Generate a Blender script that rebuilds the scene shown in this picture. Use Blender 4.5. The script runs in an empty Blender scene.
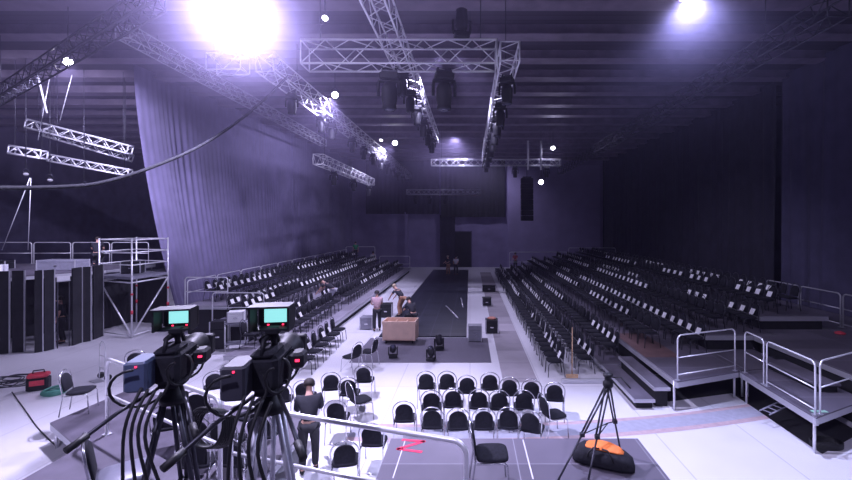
import bpy, math, random
from mathutils import Vector, Matrix
random.seed(7)
PI = math.pi
S = bpy.context.scene
COL = S.collection

# ------------------------------------------------------------------ camera
CAM_Z, F, PX, PY = 4.5, 430.0, 470.0, 225.0
cd = bpy.data.cameras.new('camera'); cam = bpy.data.objects.new('camera', cd); COL.objects.link(cam)
cam.location = (0, 0, CAM_Z); cam.rotation_euler = (PI / 2, 0, 0)
cd.sensor_width = 36.0; cd.lens = F / 852 * 36.0
cd.shift_x = -(PX - 426) / 852; cd.shift_y = -(240 - PY) / 852
cd.clip_end = 300; cd.clip_start = 0.05
S.camera = cam

def P(px, py, z):                 # the point at height z seen at a photo position
    d = F * (CAM_Z - z) / (py - PY)
    return Vector(((px - PX) * d / F, d, z))

def Q(px, py, Y):                 # the point at distance Y seen at a photo position
    return Vector(((px - PX) * Y / F, Y, CAM_Z + (PY - py) * Y / F))

# ------------------------------------------------------------------ materials
def mat(name, c, rough=0.6, metal=0.0, noise=0.0, nscale=8.0, bump=0.0, bscale=60.0, emit=None, estr=0.0, spec=0.5, sheen=0.0):
    m = bpy.data.materials.new(name); m.use_nodes = True
    nt = m.node_tree; b = nt.nodes['Principled BSDF']
    b.inputs['Base Color'].default_value = (*c, 1); b.inputs['Roughness'].default_value = rough
    b.inputs['Metallic'].default_value = metal; b.inputs['Specular IOR Level'].default_value = spec
    if sheen: b.inputs['Sheen Weight'].default_value = sheen
    if noise or bump:
        tc = nt.nodes.new('ShaderNodeTexCoord')
    if noise:
        n = nt.nodes.new('ShaderNodeTexNoise'); n.inputs['Scale'].default_value = nscale; n.inputs['Detail'].default_value = 4
        nt.links.new(tc.outputs['Object'], n.inputs['Vector'])
        r = nt.nodes.new('ShaderNodeValToRGB')
        lo = [max(0, x * (1 - noise)) for x in c]; hi = [min(1, x * (1 + noise)) for x in c]
        r.color_ramp.elements[0].color = (*lo, 1); r.color_ramp.elements[1].color = (*hi, 1)
        r.color_ramp.elements[0].position = 0.3; r.color_ramp.elements[1].position = 0.7
        nt.links.new(n.outputs['Fac'], r.inputs['Fac']); nt.links.new(r.outputs['Color'], b.inputs['Base Color'])
    if bump:
        n2 = nt.nodes.new('ShaderNodeTexNoise'); n2.inputs['Scale'].default_value = bscale
        nt.links.new(tc.outputs['Object'], n2.inputs['Vector'])
        bp = nt.nodes.new('ShaderNodeBump'); bp.inputs['Strength'].default_value = bump; bp.inputs['Distance'].default_value = 0.01
        nt.links.new(n2.outputs['Fac'], bp.inputs['Height']); nt.links.new(bp.outputs['Normal'], b.inputs['Normal'])
    if emit:
        b.inputs['Emission Color'].default_value = (*emit, 1); b.inputs['Emission Strength'].default_value = estr
    return m

def brickmat(name, c, mortar, bw, bh, rough=0.5, var=0.1, msize=0.01, offset=0.0, noise=0.12):
    m = mat(name, c, rough); nt = m.node_tree; b = nt.nodes['Principled BSDF']
    tc = nt.nodes.new('ShaderNodeTexCoord'); br = nt.nodes.new('ShaderNodeTexBrick')
    br.offset = offset; br.inputs['Scale'].default_value = 1.0
    br.inputs['Brick Width'].default_value = bw; br.inputs['Row Height'].default_value = bh; br.inputs['Mortar Size'].default_value = msize
    br.inputs['Color1'].default_value = (*[x * (1 - var) for x in c], 1); br.inputs['Color2'].default_value = (*[min(1, x * (1 + var)) for x in c], 1)
    br.inputs['Mortar'].default_value = (*mortar, 1)
    n = nt.nodes.new('ShaderNodeTexNoise'); n.inputs['Scale'].default_value = 1.3; n.inputs['Detail'].default_value = 6
    mp = nt.nodes.new('ShaderNodeMapRange'); mp.inputs['To Min'].default_value = 1 - noise; mp.inputs['To Max'].default_value = 1 + noise
    mx = nt.nodes.new('ShaderNodeVectorMath'); mx.operation = 'SCALE'
    nt.links.new(tc.outputs['Object'], br.inputs['Vector']); nt.links.new(tc.outputs['Object'], n.inputs['Vector'])
    nt.links.new(n.outputs['Fac'], mp.inputs['Value'])
    nt.links.new(br.outputs['Color'], mx.inputs[0]); nt.links.new(mp.outputs['Result'], mx.inputs['Scale'])
    nt.links.new(mx.outputs['Vector'], b.inputs['Base Color'])
    return m

M = {}
M['floor'] = brickmat('white_vinyl_floor', (0.70, 0.69, 0.74), (0.50, 0.49, 0.54), 2.0, 6.0, 0.42, 0.02, 0.012, noise=0.08)
M['deck'] = brickmat('phenolic_deck', (0.125, 0.112, 0.145), (0.26, 0.25, 0.29), 2.0, 1.0, 0.42, 0.18, 0.008, noise=0.25)
M['deck2'] = mat('phenolic_deck_plain', (0.12, 0.108, 0.14), 0.42, noise=0.3, nscale=2)
M['deckpale'] = brickmat('pale_tier_deck', (0.30, 0.28, 0.34), (0.42, 0.4, 0.46), 2.0, 1.0, 0.5, 0.15, 0.01, noise=0.2)  # lighter deck colour for the left tiers
M['deckbrown'] = mat('brown_deck_panel', (0.17, 0.10, 0.10), 0.5, noise=0.2, nscale=3)
M['skirt'] = mat('black_skirt', (0.012, 0.012, 0.016), 0.9, noise=0.3, nscale=5)
M['runway'] = brickmat('black_runway_tiles', (0.022, 0.024, 0.036), (0.09, 0.09, 0.13), 0.8, 0.8, 0.32, 0.25, 0.012)
M['carpet'] = mat('grey_carpet', (0.13, 0.12, 0.155), 0.95, noise=0.2, nscale=40, bump=0.3, bscale=200)
M['aisle'] = brickmat('aisle_carpet', (0.36, 0.33, 0.37), (0.22, 0.2, 0.24), 3.0, 1.4, 0.8, 0.25, 0.02, noise=0.25)
M['pink'] = mat('pinkish_border_tape', (0.50, 0.37, 0.39), 0.6, noise=0.12)
M['greyband'] = mat('grey_vinyl_band', (0.38, 0.38, 0.46), 0.5, noise=0.1)
M['ceil'] = brickmat('dark_corrugated_ceiling', (0.04, 0.033, 0.055), (0.02, 0.016, 0.03), 50.0, 0.35, 0.7, 0.25, 0.03)
M['beam'] = mat('painted_ceiling_beam', (0.17, 0.14, 0.19), 0.6, noise=0.2, nscale=2)
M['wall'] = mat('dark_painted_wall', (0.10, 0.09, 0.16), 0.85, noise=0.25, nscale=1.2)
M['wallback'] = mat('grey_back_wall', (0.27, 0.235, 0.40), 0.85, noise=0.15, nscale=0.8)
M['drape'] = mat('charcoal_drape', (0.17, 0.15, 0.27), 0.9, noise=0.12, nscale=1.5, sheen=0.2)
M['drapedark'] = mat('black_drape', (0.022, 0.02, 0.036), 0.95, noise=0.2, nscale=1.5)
M['alu'] = mat('aluminium_tube', (0.80, 0.80, 0.84), 0.35, 0.45)
M['alumat'] = mat('matt_aluminium_edge', (0.55, 0.55, 0.60), 0.5, 0.6)
M['chrome'] = mat('chrome_tube', (0.62, 0.62, 0.66), 0.22, 0.9)
M['darktube'] = mat('shade_dark_steel_tube', (0.06, 0.06, 0.075), 0.45, 0.7)
M['fabric'] = mat('black_chair_fabric', (0.012, 0.012, 0.018), 0.9, noise=0.3, nscale=30, bump=0.2, bscale=300, spec=0.25)
M['black'] = mat('black_plastic', (0.012, 0.012, 0.016), 0.55, spec=0.3, noise=0.2, nscale=10)
M['blackcloth'] = mat('black_cloth', (0.02, 0.02, 0.026), 0.9, noise=0.3, nscale=12, bump=0.5, bscale=30, spec=0.2)
M['rubber'] = mat('black_rubber', (0.01, 0.01, 0.012), 0.6)
M['bluegrey'] = mat('blue_grey_casing', (0.07, 0.095, 0.17), 0.5, noise=0.1)
M['greycase'] = mat('grey_casing', (0.22, 0.22, 0.27), 0.45, noise=0.1)
M['card'] = mat('white_card', (0.92, 0.92, 0.94), 0.6, noise=0.05)
M['white'] = mat('white_plastic', (0.75, 0.75, 0.78), 0.5)
M['wood'] = mat('pale_plywood', (0.80, 0.56, 0.44), 0.6, noise=0.07, nscale=4)
M['bark'] = mat('broom_wood', (0.50, 0.33, 0.20), 0.6, noise=0.2, nscale=6)
M['red'] = mat('red_plastic', (0.62, 0.05, 0.08), 0.45, noise=0.15)
M['redtape'] = mat('red_tape', (0.75, 0.03, 0.10), 0.5)
M['orange'] = mat('orange_fabric', (0.80, 0.20, 0.04), 0.7, noise=0.15, nscale=8)
M['green'] = mat('green_cable_sheath', (0.10, 0.34, 0.26), 0.5)
M['whitetape'] = mat('white_tape', (0.62, 0.6, 0.66), 0.6)
M['screen'] = mat('lit_screen', (0.2, 0.5, 0.5), 0.3, emit=(0.30, 0.78, 0.80), estr=1.1)
M['led'] = mat('red_led', (0.6, 0.02, 0.05), 0.4, emit=(1.0, 0.03, 0.10), estr=3.0)
M['lamp'] = mat('lit_lamp_glass', (0.9, 0.9, 1.0), 0.2, emit=(0.86, 0.84, 1.0), estr=60.0)
M['biglamp'] = mat('lit_floodlight_glass', (0.9, 0.9, 1.0), 0.2, emit=(0.86, 0.84, 1.0), estr=220.0)
M['smalllamp'] = mat('lit_small_lamp', (0.9, 0.9, 1.0), 0.2, emit=(0.86, 0.84, 1.0), estr=14.0)
M['glass'] = mat('dark_lens_glass', (0.05, 0.05, 0.08), 0.08, spec=0.8)
M['skin'] = mat('skin', (0.62, 0.36, 0.28), 0.55, noise=0.06)
M['hair'] = mat('dark_hair', (0.03, 0.022, 0.02), 0.7)
M['blond'] = mat('light_hair', (0.45, 0.36, 0.26), 0.7)
for n_, c_ in dict(tshirt_dark=(0.02, 0.02, 0.03), tshirt_green=(0.03, 0.28, 0.12), tshirt_white=(0.7, 0.7, 0.74), tshirt_pink=(0.60, 0.40, 0.44),
                   trousers_grey=(0.42, 0.42, 0.50), trousers_black=(0.02, 0.02, 0.026), trousers_brown=(0.36, 0.19, 0.12), shirt_red=(0.35, 0.06, 0.10)).items():
    M[n_] = mat(n_, c_, 0.85, noise=0.15, nscale=12, bump=0.3, bscale=25)

# ------------------------------------------------------------------ mesh builder
class MB:
    def __init__(s): s.v = []; s.f = []; s.sm = []
    def add(s, vs, fs, smooth=False, mtx=None):
        b = len(s.v)
        s.v += [tuple(mtx @ Vector(v)) if mtx else tuple(v) for v in vs]
        s.f += [tuple(b + i for i in f) for f in fs]; s.sm += [smooth] * len(fs); return s
    def box(s, c, d, rz=0.0, bev=0.0, mtx=None):
        x, y, z = [k / 2 for k in d]; R = Matrix.Translation(c) @ Matrix.Rotation(rz, 4, 'Z')
        if mtx: R = mtx @ R
        if bev <= 0:
            vs = [(a * x, b * y, g * z) for g in (-1, 1) for a, b in ((-1, -1), (1, -1), (1, 1), (-1, 1))]
            return s.add(vs, [(3, 2, 1, 0), (4, 5, 6, 7), (0, 1, 5, 4), (1, 2, 6, 5), (2, 3, 7, 6), (3, 0, 4, 7)], False, R)
        e = min(bev, x * .9, y * .9, z * .9)
        def ring(xx, yy, zz):
            return [(-xx + e, -yy, zz), (xx - e, -yy, zz), (xx, -yy + e, zz), (xx, yy - e, zz), (xx - e, yy, zz), (-xx + e, yy, zz), (-xx, yy - e, zz), (-xx, -yy + e, zz)]
        def inner(zz): return [(a * .999 if 0 else a, b, zz) for a, b, _ in ring(x - e, y - e, 0)]
        rs = [inner(-z), ring(x, y, -z + e), ring(x, y, z - e), inner(z)]
        vs = sum(rs, []); fs = [tuple(reversed(range(8))), tuple(range(24, 32))]
        for k in range(3):
            for i in range(8): fs.append((k * 8 + i, k * 8 + (i + 1) % 8, k * 8 + 8 + (i + 1) % 8, k * 8 + 8 + i))
        return s.add(vs, fs, False, R)
    def tube(s, pts, r, n=8, closed=False, r2=None):
        pts = [Vector(p) for p in pts]; m = len(pts); vs = []; fs = []; up = None
        for i, p in enumerate(pts):
            a = pts[(i - 1) % m] if (i > 0 or closed) else p; b = pts[(i + 1) % m] if (i < m - 1 or closed) else p
            t = (b - a)
            if t.length < 1e-9: t = Vector((0, 0, 1))
            t.normalize()
            if up is None:
                up = Vector((0, 0, 1)) if abs(t.z) < .9 else Vector((1, 0, 0))
            u = (up - t * up.dot(t))
            if u.length < 1e-6: u = t.orthogonal()
            u.normalize(); w = t.cross(u); up = u
            rr = r if r2 is None else r + (r2 - r) * i / max(1, m - 1)
            for k in range(n):
                a_ = 2 * PI * k / n; vs.append(p + (u * math.cos(a_) + w * math.sin(a_)) * rr)
        for i in range(m if closed else m - 1):
            j = (i + 1) % m
            for k in range(n): fs.append((i * n + k, i * n + (k + 1) % n, j * n + (k + 1) % n, j * n + k))
        if not closed: fs += [tuple(reversed(range(n))), tuple(range((m - 1) * n, m * n))]
        return s.add(vs, fs, True)
    def lathe(s, prof, n=20, mtx=None, smooth=True):       # profile of (radius, z)
        vs = []; fs = []
        for r, z in prof:
            for k in range(n): vs.append((r * math.cos(2 * PI * k / n), r * math.sin(2 * PI * k / n), z))
        m = len(prof)
        for i in range(m - 1):
            for k in range(n): fs.append((i * n + k, i * n + (k + 1) % n, (i + 1) * n + (k + 1) % n, (i + 1) * n + k))
        fs += [tuple(reversed(range(n))), tuple(range((m - 1) * n, m * n))]
        return s.add(vs, fs, smooth, mtx)
    def prism(s, poly, z0, z1):
        n = len(poly); a = sum(poly[i][0] * poly[(i + 1) % n][1] - poly[(i + 1) % n][0] * poly[i][1] for i in range(n))
        if a < 0: poly = poly[::-1]
        vs = [(x, y, z0) for x, y in poly] + [(x, y, z1) for x, y in poly]
        fs = [tuple(reversed(range(n))), tuple(range(n, 2 * n))] + [(i, (i + 1) % n, n + (i + 1) % n, n + i) for i in range(n)]
        return s.add(vs, fs)
    def build(s, name, m, parent=None, loc=None, rz=0.0):
        me = bpy.data.meshes.new(name); me.from_pydata([tuple(v) for v in s.v], [], s.f)
        me.polygons.foreach_set('use_smooth', s.sm); me.update(); me.materials.append(m)
        o = bpy.data.objects.new(name, me); COL.objects.link(o)
        if parent: o.parent = parent
        if loc is not None: o.location = loc
        o.rotation_euler.z = rz
        return o

def tag(o, label, cat, group=None, kind=None):
    o['label'] = label; o['category'] = cat
    if group: o['group'] = group
    if kind: o['kind'] = kind
    return o
def thing(name, label, cat, loc=(0, 0, 0), rz=0.0, group=None):
    o = bpy.data.objects.new(name, None); COL.objects.link(o); o.location = loc; o.rotation_euler = (0, 0, rz); o.empty_display_size = .1
    return tag(o, label, cat, group)
def struct(name, mb, m, parent=None):
    o = mb.build(name, m, parent); o['kind'] = 'structure'; return o
KIDS = {}
def copy_tree(o, parent=None):
    c = o.copy(); COL.objects.link(c)
    if parent: c.parent = parent
    for ch in o.children: copy_tree(ch, c)
    return c
def dup(root, loc, rz, label, group=None, rot=None):
    r = copy_tree(root); r.location = loc; r.rotation_euler = rot if rot else (0, 0, rz); r['label'] = label
    if group: r['group'] = group
    return r
def arc(c, r, a0, a1, n, plane='xz'):
    out = []
    for i in range(n + 1):
        a = a0 + (a1 - a0) * i / n
        out.append((c[0] + r * math.cos(a), c[1], c[2] + r * math.sin(a)) if plane == 'xz' else (c[0] + r * math.cos(a), c[1] + r * math.sin(a), c[2]))
    return out
def sag(a, b, drop, n=24):
    a, b = Vector(a), Vector(b)
    return [a.lerp(b, i / n) - Vector((0, 0, drop * 4 * (i / n) * (1 - i / n))) for i in range(n + 1)]
def ordn(k):
    w = ['first', 'second', 'third', 'fourth', 'fifth', 'sixth', 'seventh', 'eighth', 'ninth', 'tenth', 'eleventh', 'twelfth', 'thirteenth', 'fourteenth',
         'fifteenth', 'sixteenth', 'seventeenth', 'eighteenth', 'nineteenth', 'twentieth', 'twenty-first', 'twenty-second', 'twenty-third', 'twenty-fourth',
         'twenty-fifth', 'twenty-sixth', 'twenty-seventh', 'twenty-eighth', 'twenty-ninth', 'thirtieth']
    return w[k] if k < len(w) else 'number %d' % (k + 1)

# ------------------------------------------------------------------ the hall
X0, X1, Y0, Y1, ZC = -32.0, 17.0, -7.0, 46.0, 11.5
struct('floor', MB().box(((X0 + X1) / 2, (Y0 + Y1) / 2, -.1), (X1 - X0, Y1 - Y0, .2)), M['floor'])
struct('ceiling', MB().box(((X0 + X1) / 2, (Y0 + Y1) / 2, ZC + .15), (X1 - X0 + .6, Y1 - Y0 + .6, .3)), M['ceil'])
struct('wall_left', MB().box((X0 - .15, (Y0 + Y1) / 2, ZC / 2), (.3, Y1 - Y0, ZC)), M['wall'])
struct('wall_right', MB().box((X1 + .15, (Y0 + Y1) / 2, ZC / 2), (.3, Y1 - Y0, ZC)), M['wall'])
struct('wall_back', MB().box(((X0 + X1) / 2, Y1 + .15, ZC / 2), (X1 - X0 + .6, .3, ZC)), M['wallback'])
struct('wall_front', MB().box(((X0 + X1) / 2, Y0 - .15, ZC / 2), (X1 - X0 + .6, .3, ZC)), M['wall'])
for k in range(15):
    y = 13.0 + k * 2.2
    b = MB().box(((X0 + X1) / 2, y, ZC - .16), (X1 - X0, .42, .32)); b.box(((X0 + X1) / 2, y, ZC - .35), (X1 - X0, .62, .05))
    struct('ceiling_beam', b, M['beam'])

def drape(name, pts, z0, z1, m, label, amp=.12, wl=.55, gather=0.0, group=None, cat='curtain'):
    """A hung cloth that follows a plan polyline, its folds deep at the hem; gather draws the first edge in towards the hem."""
    pts = [Vector((p[0], p[1], 0)) for p in pts]; L = [0]
    for a, b in zip(pts, pts[1:]): L.append(L[-1] + (b - a).length)
    tot = L[-1]; n = max(8, int(tot / .09)); nz = 14; v = []; f = []
    rnd = random.Random(len(label)); ph = [rnd.uniform(0, 6) for _ in range(4)]
    for j in range(nz + 1):
        t = j / nz; z = z1 + (z0 - z1) * t
        for i in range(n + 1):
            d = i / n * tot; d = d + gather * (t ** 1.5) * (1 - i / n) ** 2
            k = max(q for q in range(len(L) - 1) if L[q] <= d + 1e-9) if d < tot else len(L) - 2
            u = (d - L[k]) / (L[k + 1] - L[k]); p = pts[k].lerp(pts[k + 1], u); t_ = (pts[k + 1] - pts[k]).normalized(); nn = Vector((-t_.y, t_.x, 0))
            s_ = i / n * tot; am = amp * (.45 + .55 * t)
            w = math.sin(s_ * 2 * PI / wl + ph[0] + 2.2 * math.sin(s_ * 1.1 + ph[1]) + 1.4 * math.sin(s_ * 2.7 + ph[3] + z * .1)) * am * (.35 + .65 * math.sin(s_ * .83 + ph[3] + .1 * z) ** 2) + .9 * am * math.sin(s_ * 2.3 + ph[2] + z * .12)
            q = p + nn * w; v.append((q.x, q.y, z))
    W = n + 1
    for j in range(nz):
        for i in range(n): f.append((j * W + i, j * W + i + 1, (j + 1) * W + i + 1, (j + 1) * W + i))
    o = MB().add(v, f, True).build(name, m); tag(o, label, cat, group); return o

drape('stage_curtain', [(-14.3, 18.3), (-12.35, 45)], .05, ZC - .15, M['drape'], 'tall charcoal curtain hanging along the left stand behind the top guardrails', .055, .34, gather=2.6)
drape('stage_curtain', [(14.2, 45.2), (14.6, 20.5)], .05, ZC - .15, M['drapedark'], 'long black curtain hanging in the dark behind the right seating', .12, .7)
drape('stage_curtain', [(14.2, 12.5), (14.3, 19.6)], .05, ZC - .15, mat('navy_drape', (0.06, 0.055, 0.105), .9, noise=.15, nscale=1.5), 'dark navy curtain behind the barrier rails at the right platform', .14, .7, gather=0)
# back wall dressing
def wbox(x0, y0, x1, y1, Y): 
    a = Q(x0, y1, Y); b = Q(x1, y0, Y); return a, b
def panel(name, r, Y, m, label, cat, th=.08):
    a, b = wbox(*r, Y); o = MB().box(((a.x + b.x) / 2, Y, (a.z + b.z) / 2), (b.x - a.x, th, b.z - a.z)).build(name, m); return tag(o, label, cat)
a, b = wbox(366, 163, 439, 214, 45.6); drape('masking_drape', [(a.x, 45.6), (b.x, 45.6)], a.z, ZC - .1, M['drapedark'], 'wide dark masking drape high on the back wall, left of centre', .05, .5)
a, b = wbox(441, 163, 505, 217, 45.5); drape('masking_drape', [(a.x, 45.5), (b.x, 45.5)], a.z, ZC - .1, M['skirt'], 'black masking drape high on the back wall above the runway door', .05, .5)
a, b = wbox(603, 160, 628, 268, 45.5); drape('masking_drape', [(a.x, 45.5), (b.x, 45.5)], .05, ZC - .1, M['drapedark'], 'full-height dark drape in the back right corner of the hall', .08, .6)
a, b = wbox(440, 215, 455, 268, 45.75); drape('masking_drape', [(a.x, 45.7), (b.x, 45.7)], .05, b.z, M['drapedark'], 'narrow dark drape left of the black door at the runway end', .04, .4)
a, b = wbox(455, 232, 471, 268, 45.9)
d = MB().box(((a.x + b.x) / 2, 45.93, b.z / 2), (b.x - a.x, .1, b.z)); dd = struct('door_1', d, M['skirt'])
struct('door_frame', MB().box(((a.x + b.x) / 2, 45.95, b.z + .06), (b.x - a.x + .24, .08, .12)).box((a.x - .06, 45.95, b.z / 2), (.12, .08, b.z)).box((b.x + .06, 45.95, b.z / 2), (.12, .08, b.z)), M['wall'], dd)
struct('handle', MB().box((a.x + .2, 45.85, 1.05), (.05, .06, .2)), M['alu'], dd)
a, b = wbox(404, 212, 408, 268, 45.4)
struct('trim_1', MB().box(((a.x + b.x) / 2, 45.8, b.z / 2), (.35, .35, b.z)), M['wallback'])
a, b = wbox(508, 166, 600, 268, 45.7)
struct('trim_2', MB().box(((a.x + b.x) / 2, 45.85, ZC / 2 - .3), (b.x - a.x, .3, ZC - .7)), mat('grey_wall_panel', (0.32, 0.28, 0.46), .85, noise=.1, nscale=.7))

# ------------------------------------------------------------------ flooring pieces
tag(MB().box((-1.9, 30.0, .03), (3.5, 25.6, .06), bev=.01).build('runway', M['runway']), 'long black tiled catwalk running down the hall between the stands', 'runway')
tag(MB().prism([(-3.95, 14.05), (.70, 14.05), (.70, 17.1), (-3.95, 17.1)], .001, .012).build('carpet', M['carpet']), 'dark grey carpet at the near end of the black runway', 'carpet')
tag(MB().prism([(.95, 12.3), (1.95, 12.3), (1.95, 41), (.95, 41)], .001, .010).build('aisle_carpet', M['aisle']), 'long worn grey carpet along the front of the right chairs', 'carpet')
t = thing('floor_strip', 'grey strip with pinkish borders crossing the white floor beside the platform', 'floor marking')
def ribbon(ys0, ys1, xs, z):
    n = len(xs); v = []; f = []
    for x, a, b in zip(xs, ys0, ys1): v += [(x, a, z), (x, b, z)]
    for i in range(n - 1): f.append((2 * i, 2 * i + 2, 2 * i + 3, 2 * i + 1))
    return MB().add(v, f)
xs = [-2.6 + i * .4 for i in range(25)]
cy = [8.93 + .020 * x * x + .02 * x for x in xs]
ribbon([c + .12 for c in cy], [c + .62 for c in cy], xs, .004).build('band', M['greyband'], t)
ribbon([c - .05 for c in cy], [c + .12 for c in cy], xs, .004).build('border', M['pink'], t)
ribbon([c + .62 for c in cy], [c + .76 for c in cy], xs, .004).build('border', M['pink'], t)

# ------------------------------------------------------------------ platforms
def platform(name, poly, z, label, m=None, legs=True, th=.16, skirt=False, group=None, legs_at=None, cat='platform'):
    m = m or M['deck']
    t = thing(name, label, cat, (poly[0][0], poly[0][1], 0), 0, group)
    q = [(x - poly[0][0], y - poly[0][1]) for x, y in poly]
    MB().prism(q, z - .03, z).build('deck_top', m, t)
    fr = MB(); n = len(q)
    ar = sum(q[i][0] * q[(i + 1) % n][1] - q[(i + 1) % n][0] * q[i][1] for i in range(n)); sg = 1 if ar > 0 else -1
    for i in range(n):
        a = Vector((*q[i], 0)); b = Vector((*q[(i + 1) % n], 0)); d_ = b - a; L = d_.length; d_.normalize(); inn = Vector((-d_.y, d_.x, 0)) * sg
        c = (a + b) / 2 + inn * .028
        fr.box((c.x, c.y, z - .031 - (th - .03) / 2), (L - .004, .05, th - .032), math.atan2(d_.y, d_.x))
    fr.build('edge_frame', M['alumat'], t)
    if skirt:
        sk = MB(); 
        cx = sum(p[0] for p in q) / n; cy_ = sum(p[1] for p in q) / n
        sk.prism([(cx + (x - cx) * (1 - .12 / max(.3, abs(x - cx))), cy_ + (y - cy_) * (1 - .12 / max(.3, abs(y - cy_)))) for x, y in q], 0.002, z - th + .0)
        sk.build('skirt', M['skirt'], t)
    elif legs:
        for i in range(n):
            a = Vector((*q[i], 0)); cx = Vector((sum(p[0] for p in q) / n, sum(p[1] for p in q) / n, 0)); p = a + (cx - a).normalized() * .16
            MB().tube([(p.x, p.y, 0.0), (p.x, p.y, z - .035)], .028, 8).build('leg', M['alu'], t)
    return t
def rail(A, B, z, h, label, r=.022, mid=(.5,), group='silver guardrails', rc=.12, m=None, cat='guardrail'):
    m = m or M['alu']
    A = Vector((A[0], A[1], 0)); B = Vector((B[0], B[1], 0)); L = (B - A).length; rz = math.atan2(B.y - A.y, B.x - A.x)
    t = thing('guardrail', label, cat, (A.x, A.y, z), rz, group)
    pts = [(0, 0, .01)] + arc((rc, 0, h - rc), rc, PI, PI / 2, 5) + arc((L - rc, 0, h - rc), rc, PI / 2, 0, 5) + [(L, 0, .01)]
    MB().tube(pts, r, 10).build('hoop_frame', m, t)
    for f_ in mid: MB().tube([(0, 0, h * f_), (L, 0, h * f_)], r * .8, 8).build('mid_rail', m, t)
    for x in (0, L): MB().box((x, 0, .006), (.09, .09, .012)).build('foot_plate', M['alumat'], t)
    return t

# left stand: three tiers
TIERS_L = [('front', -7.75, -5.65, 13.5, .4), ('middle', -9.85, -7.79, 16.3, .8), ('rear', -11.75, -9.89, 17.6, 1.2)]
for nm, xa, xb, ya, z in TIERS_L:
    platform('stage_riser', [(xa, ya), (xb, ya), (xb, 41), (xa, 41)], z, {'front': 'low front tier of the left stand, nearest the runway', 'middle': 'middle tier of the left stand, behind its low front tier', 'rear': 'highest rear tier of the left stand, below the tall curtain'}[nm], M['deckpale'], skirt=True, cat='riser')
TIERS_R = [('first', 4.95, 7.15, 10.3, .75), ('second', 7.19, 9.35, 13.1, 1.15), ('top', 9.39, 11.6, 13.9, 1.55)]
for nm, xa, xb, ya, z in TIERS_R:
    platform('stage_riser', [(xa, ya), (6.88, 11.02), (xb, 11.12), (xb, 41), (xa, 41)] if nm == 'first' else [(xa, ya), (xb, ya), (xb, 41), (xa, 41)], z, {'first': 'lowest broad tier of the right stand with bare deck at its near end', 'second': 'middle tier of the right stand, one step above its lowest tier', 'top': 'highest tier of the right stand, below the black side curtain'}[nm], skirt=(nm != 'first'), cat='riser', group=None)
tag(MB().box((6.05, 26.9, .29), (2.0, 28.0, .56)).build('riser_skirt', M['skirt']), 'black skirt closing the space beneath the lowest right tier', 'skirt')
tag(MB().prism([(4.98, 12.2), (6.0, 12.2), (6.0, 14.9), (4.98, 14.9)], .7502, .7522).build('deck_panel', M['deckbrown']), 'reddish brown floor panel at the near end of the lowest right tier', 'panel')
def step(name, xa, xb, ya, yb, z, label):
    t = thing(name, label, 'step', (xa, ya, 0))
    MB().box(((xb - xa) / 2, (yb - ya) / 2, z - .035), (xb - xa, yb - ya, .07)).build('tread', M['deck2'], t)
    MB().box(((xb - xa) / 2, .012, z - .035), (xb - xa + .004, .03, .075)).box((.0, (yb - ya) / 2, z - .035), (.03, yb - ya, .075)).build('nosing', M['alumat'], t)
    MB().box(((xb - xa) / 2 + .03, (yb - ya) / 2 + .06, (z - .075) / 2), (xb - xa - .1, yb - ya - .12, z - .078)).build('riser_board', M['skirt'], t)
step('stage_step', 4.0, 4.5, 10.45, 13.1, .25, 'lower dark step at the near end of the right stand')
step('stage_step', 4.53, 4.92, 10.55, 13.1, .5, 'upper dark step against the lowest right tier')
platform('stage_riser', [(4.0, 13.15), (4.9, 13.15), (4.9, 41), (4.0, 41)], .25, 'very low long step tier at the foot of the right stand', skirt=True, cat='riser')
# right-hand platforms
platform('side_platform', [(6.72, 8.35), (8.45, 9.2), (8.5, 11.3), (6.9, 11.0)], .76, 'small raised platform inside the guardrails, jutting toward the white floor')
platform('side_platform', [(7.19, 11.15), (8.55, 11.4), (8.55, 13.0), (7.19, 13.0)], .74, 'low dark platform between the right tiers and the large side platform')
platform('side_platform', [(8.58, 8.6), (13.6, 8.6), (13.6, 13.8), (9.37, 13.8), (9.37, 13.05), (8.62, 13.05)], 1.15, 'large dark side platform before the navy curtain and barrier rails', skirt=True)
platform('side_platform', [(11.66, 13.85), (13.9, 13.85), (13.9, 19.5), (11.66, 19.5)], 1.14, 'dark platform strip behind the barrier rails, beside the top right tier', skirt=True)
t = thing('loose_step', 'dark wooden step leading from the small platform up to the large one', 'step', (8.0, 9.55, .762))
MB().box((0, .9, .17), (.55, 1.75, .06), bev=.01).build('tread', M['deck2'], t)
MB().box((0, .9, .07), (.45, 1.65, .138)).build('base', M['skirt'], t)
rail((5.02, 10.4), (6.82, 11.07), .75, 1.08, 'silver guardrail across the near end of the lowest right tier', r=.018, mid=(.5, .12))
rail((6.97, 10.9), (6.90, 10.1), .76, 1.05, 'short silver guardrail, narrower one at the corner of the small right platform', r=.018)
rail((6.89, 9.98), (6.80, 8.47), .76, 1.05, 'longer silver guardrail along the white-floor side of the small right platform', r=.018, mid=(.5, .1))
rail((6.92, 8.50), (8.40, 9.23), .76, 1.05, 'silver guardrail on the near end of the small right platform, by the green tag', r=.018)
tag(MB().box((7.0, 8.62, .765), (.3, .1, .006)).build('floor_tag', mat('pale_green_tag', (.35, .62, .48), .6)), 'pale green tag lying on the corner of the small right platform', 'tag')
for k in range(4):
    a = Q(775 + 28 * k, 300, 14.0 - .55 * k); 
    A = (12.15, 17.6 - 1.8 * k); B = (12.15, 15.9 - 1.8 * k)
    rail(A, B, 1.152, 1.1, 'bluish steel barrier rail before the navy curtain, ' + ordn(k) + ' counted from the stand', r=.024, mid=(.55, .1), group='barrier rails at the navy curtain', m=M['alumat'])
p = P(806, 321, 1.15); o = MB()
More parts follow.
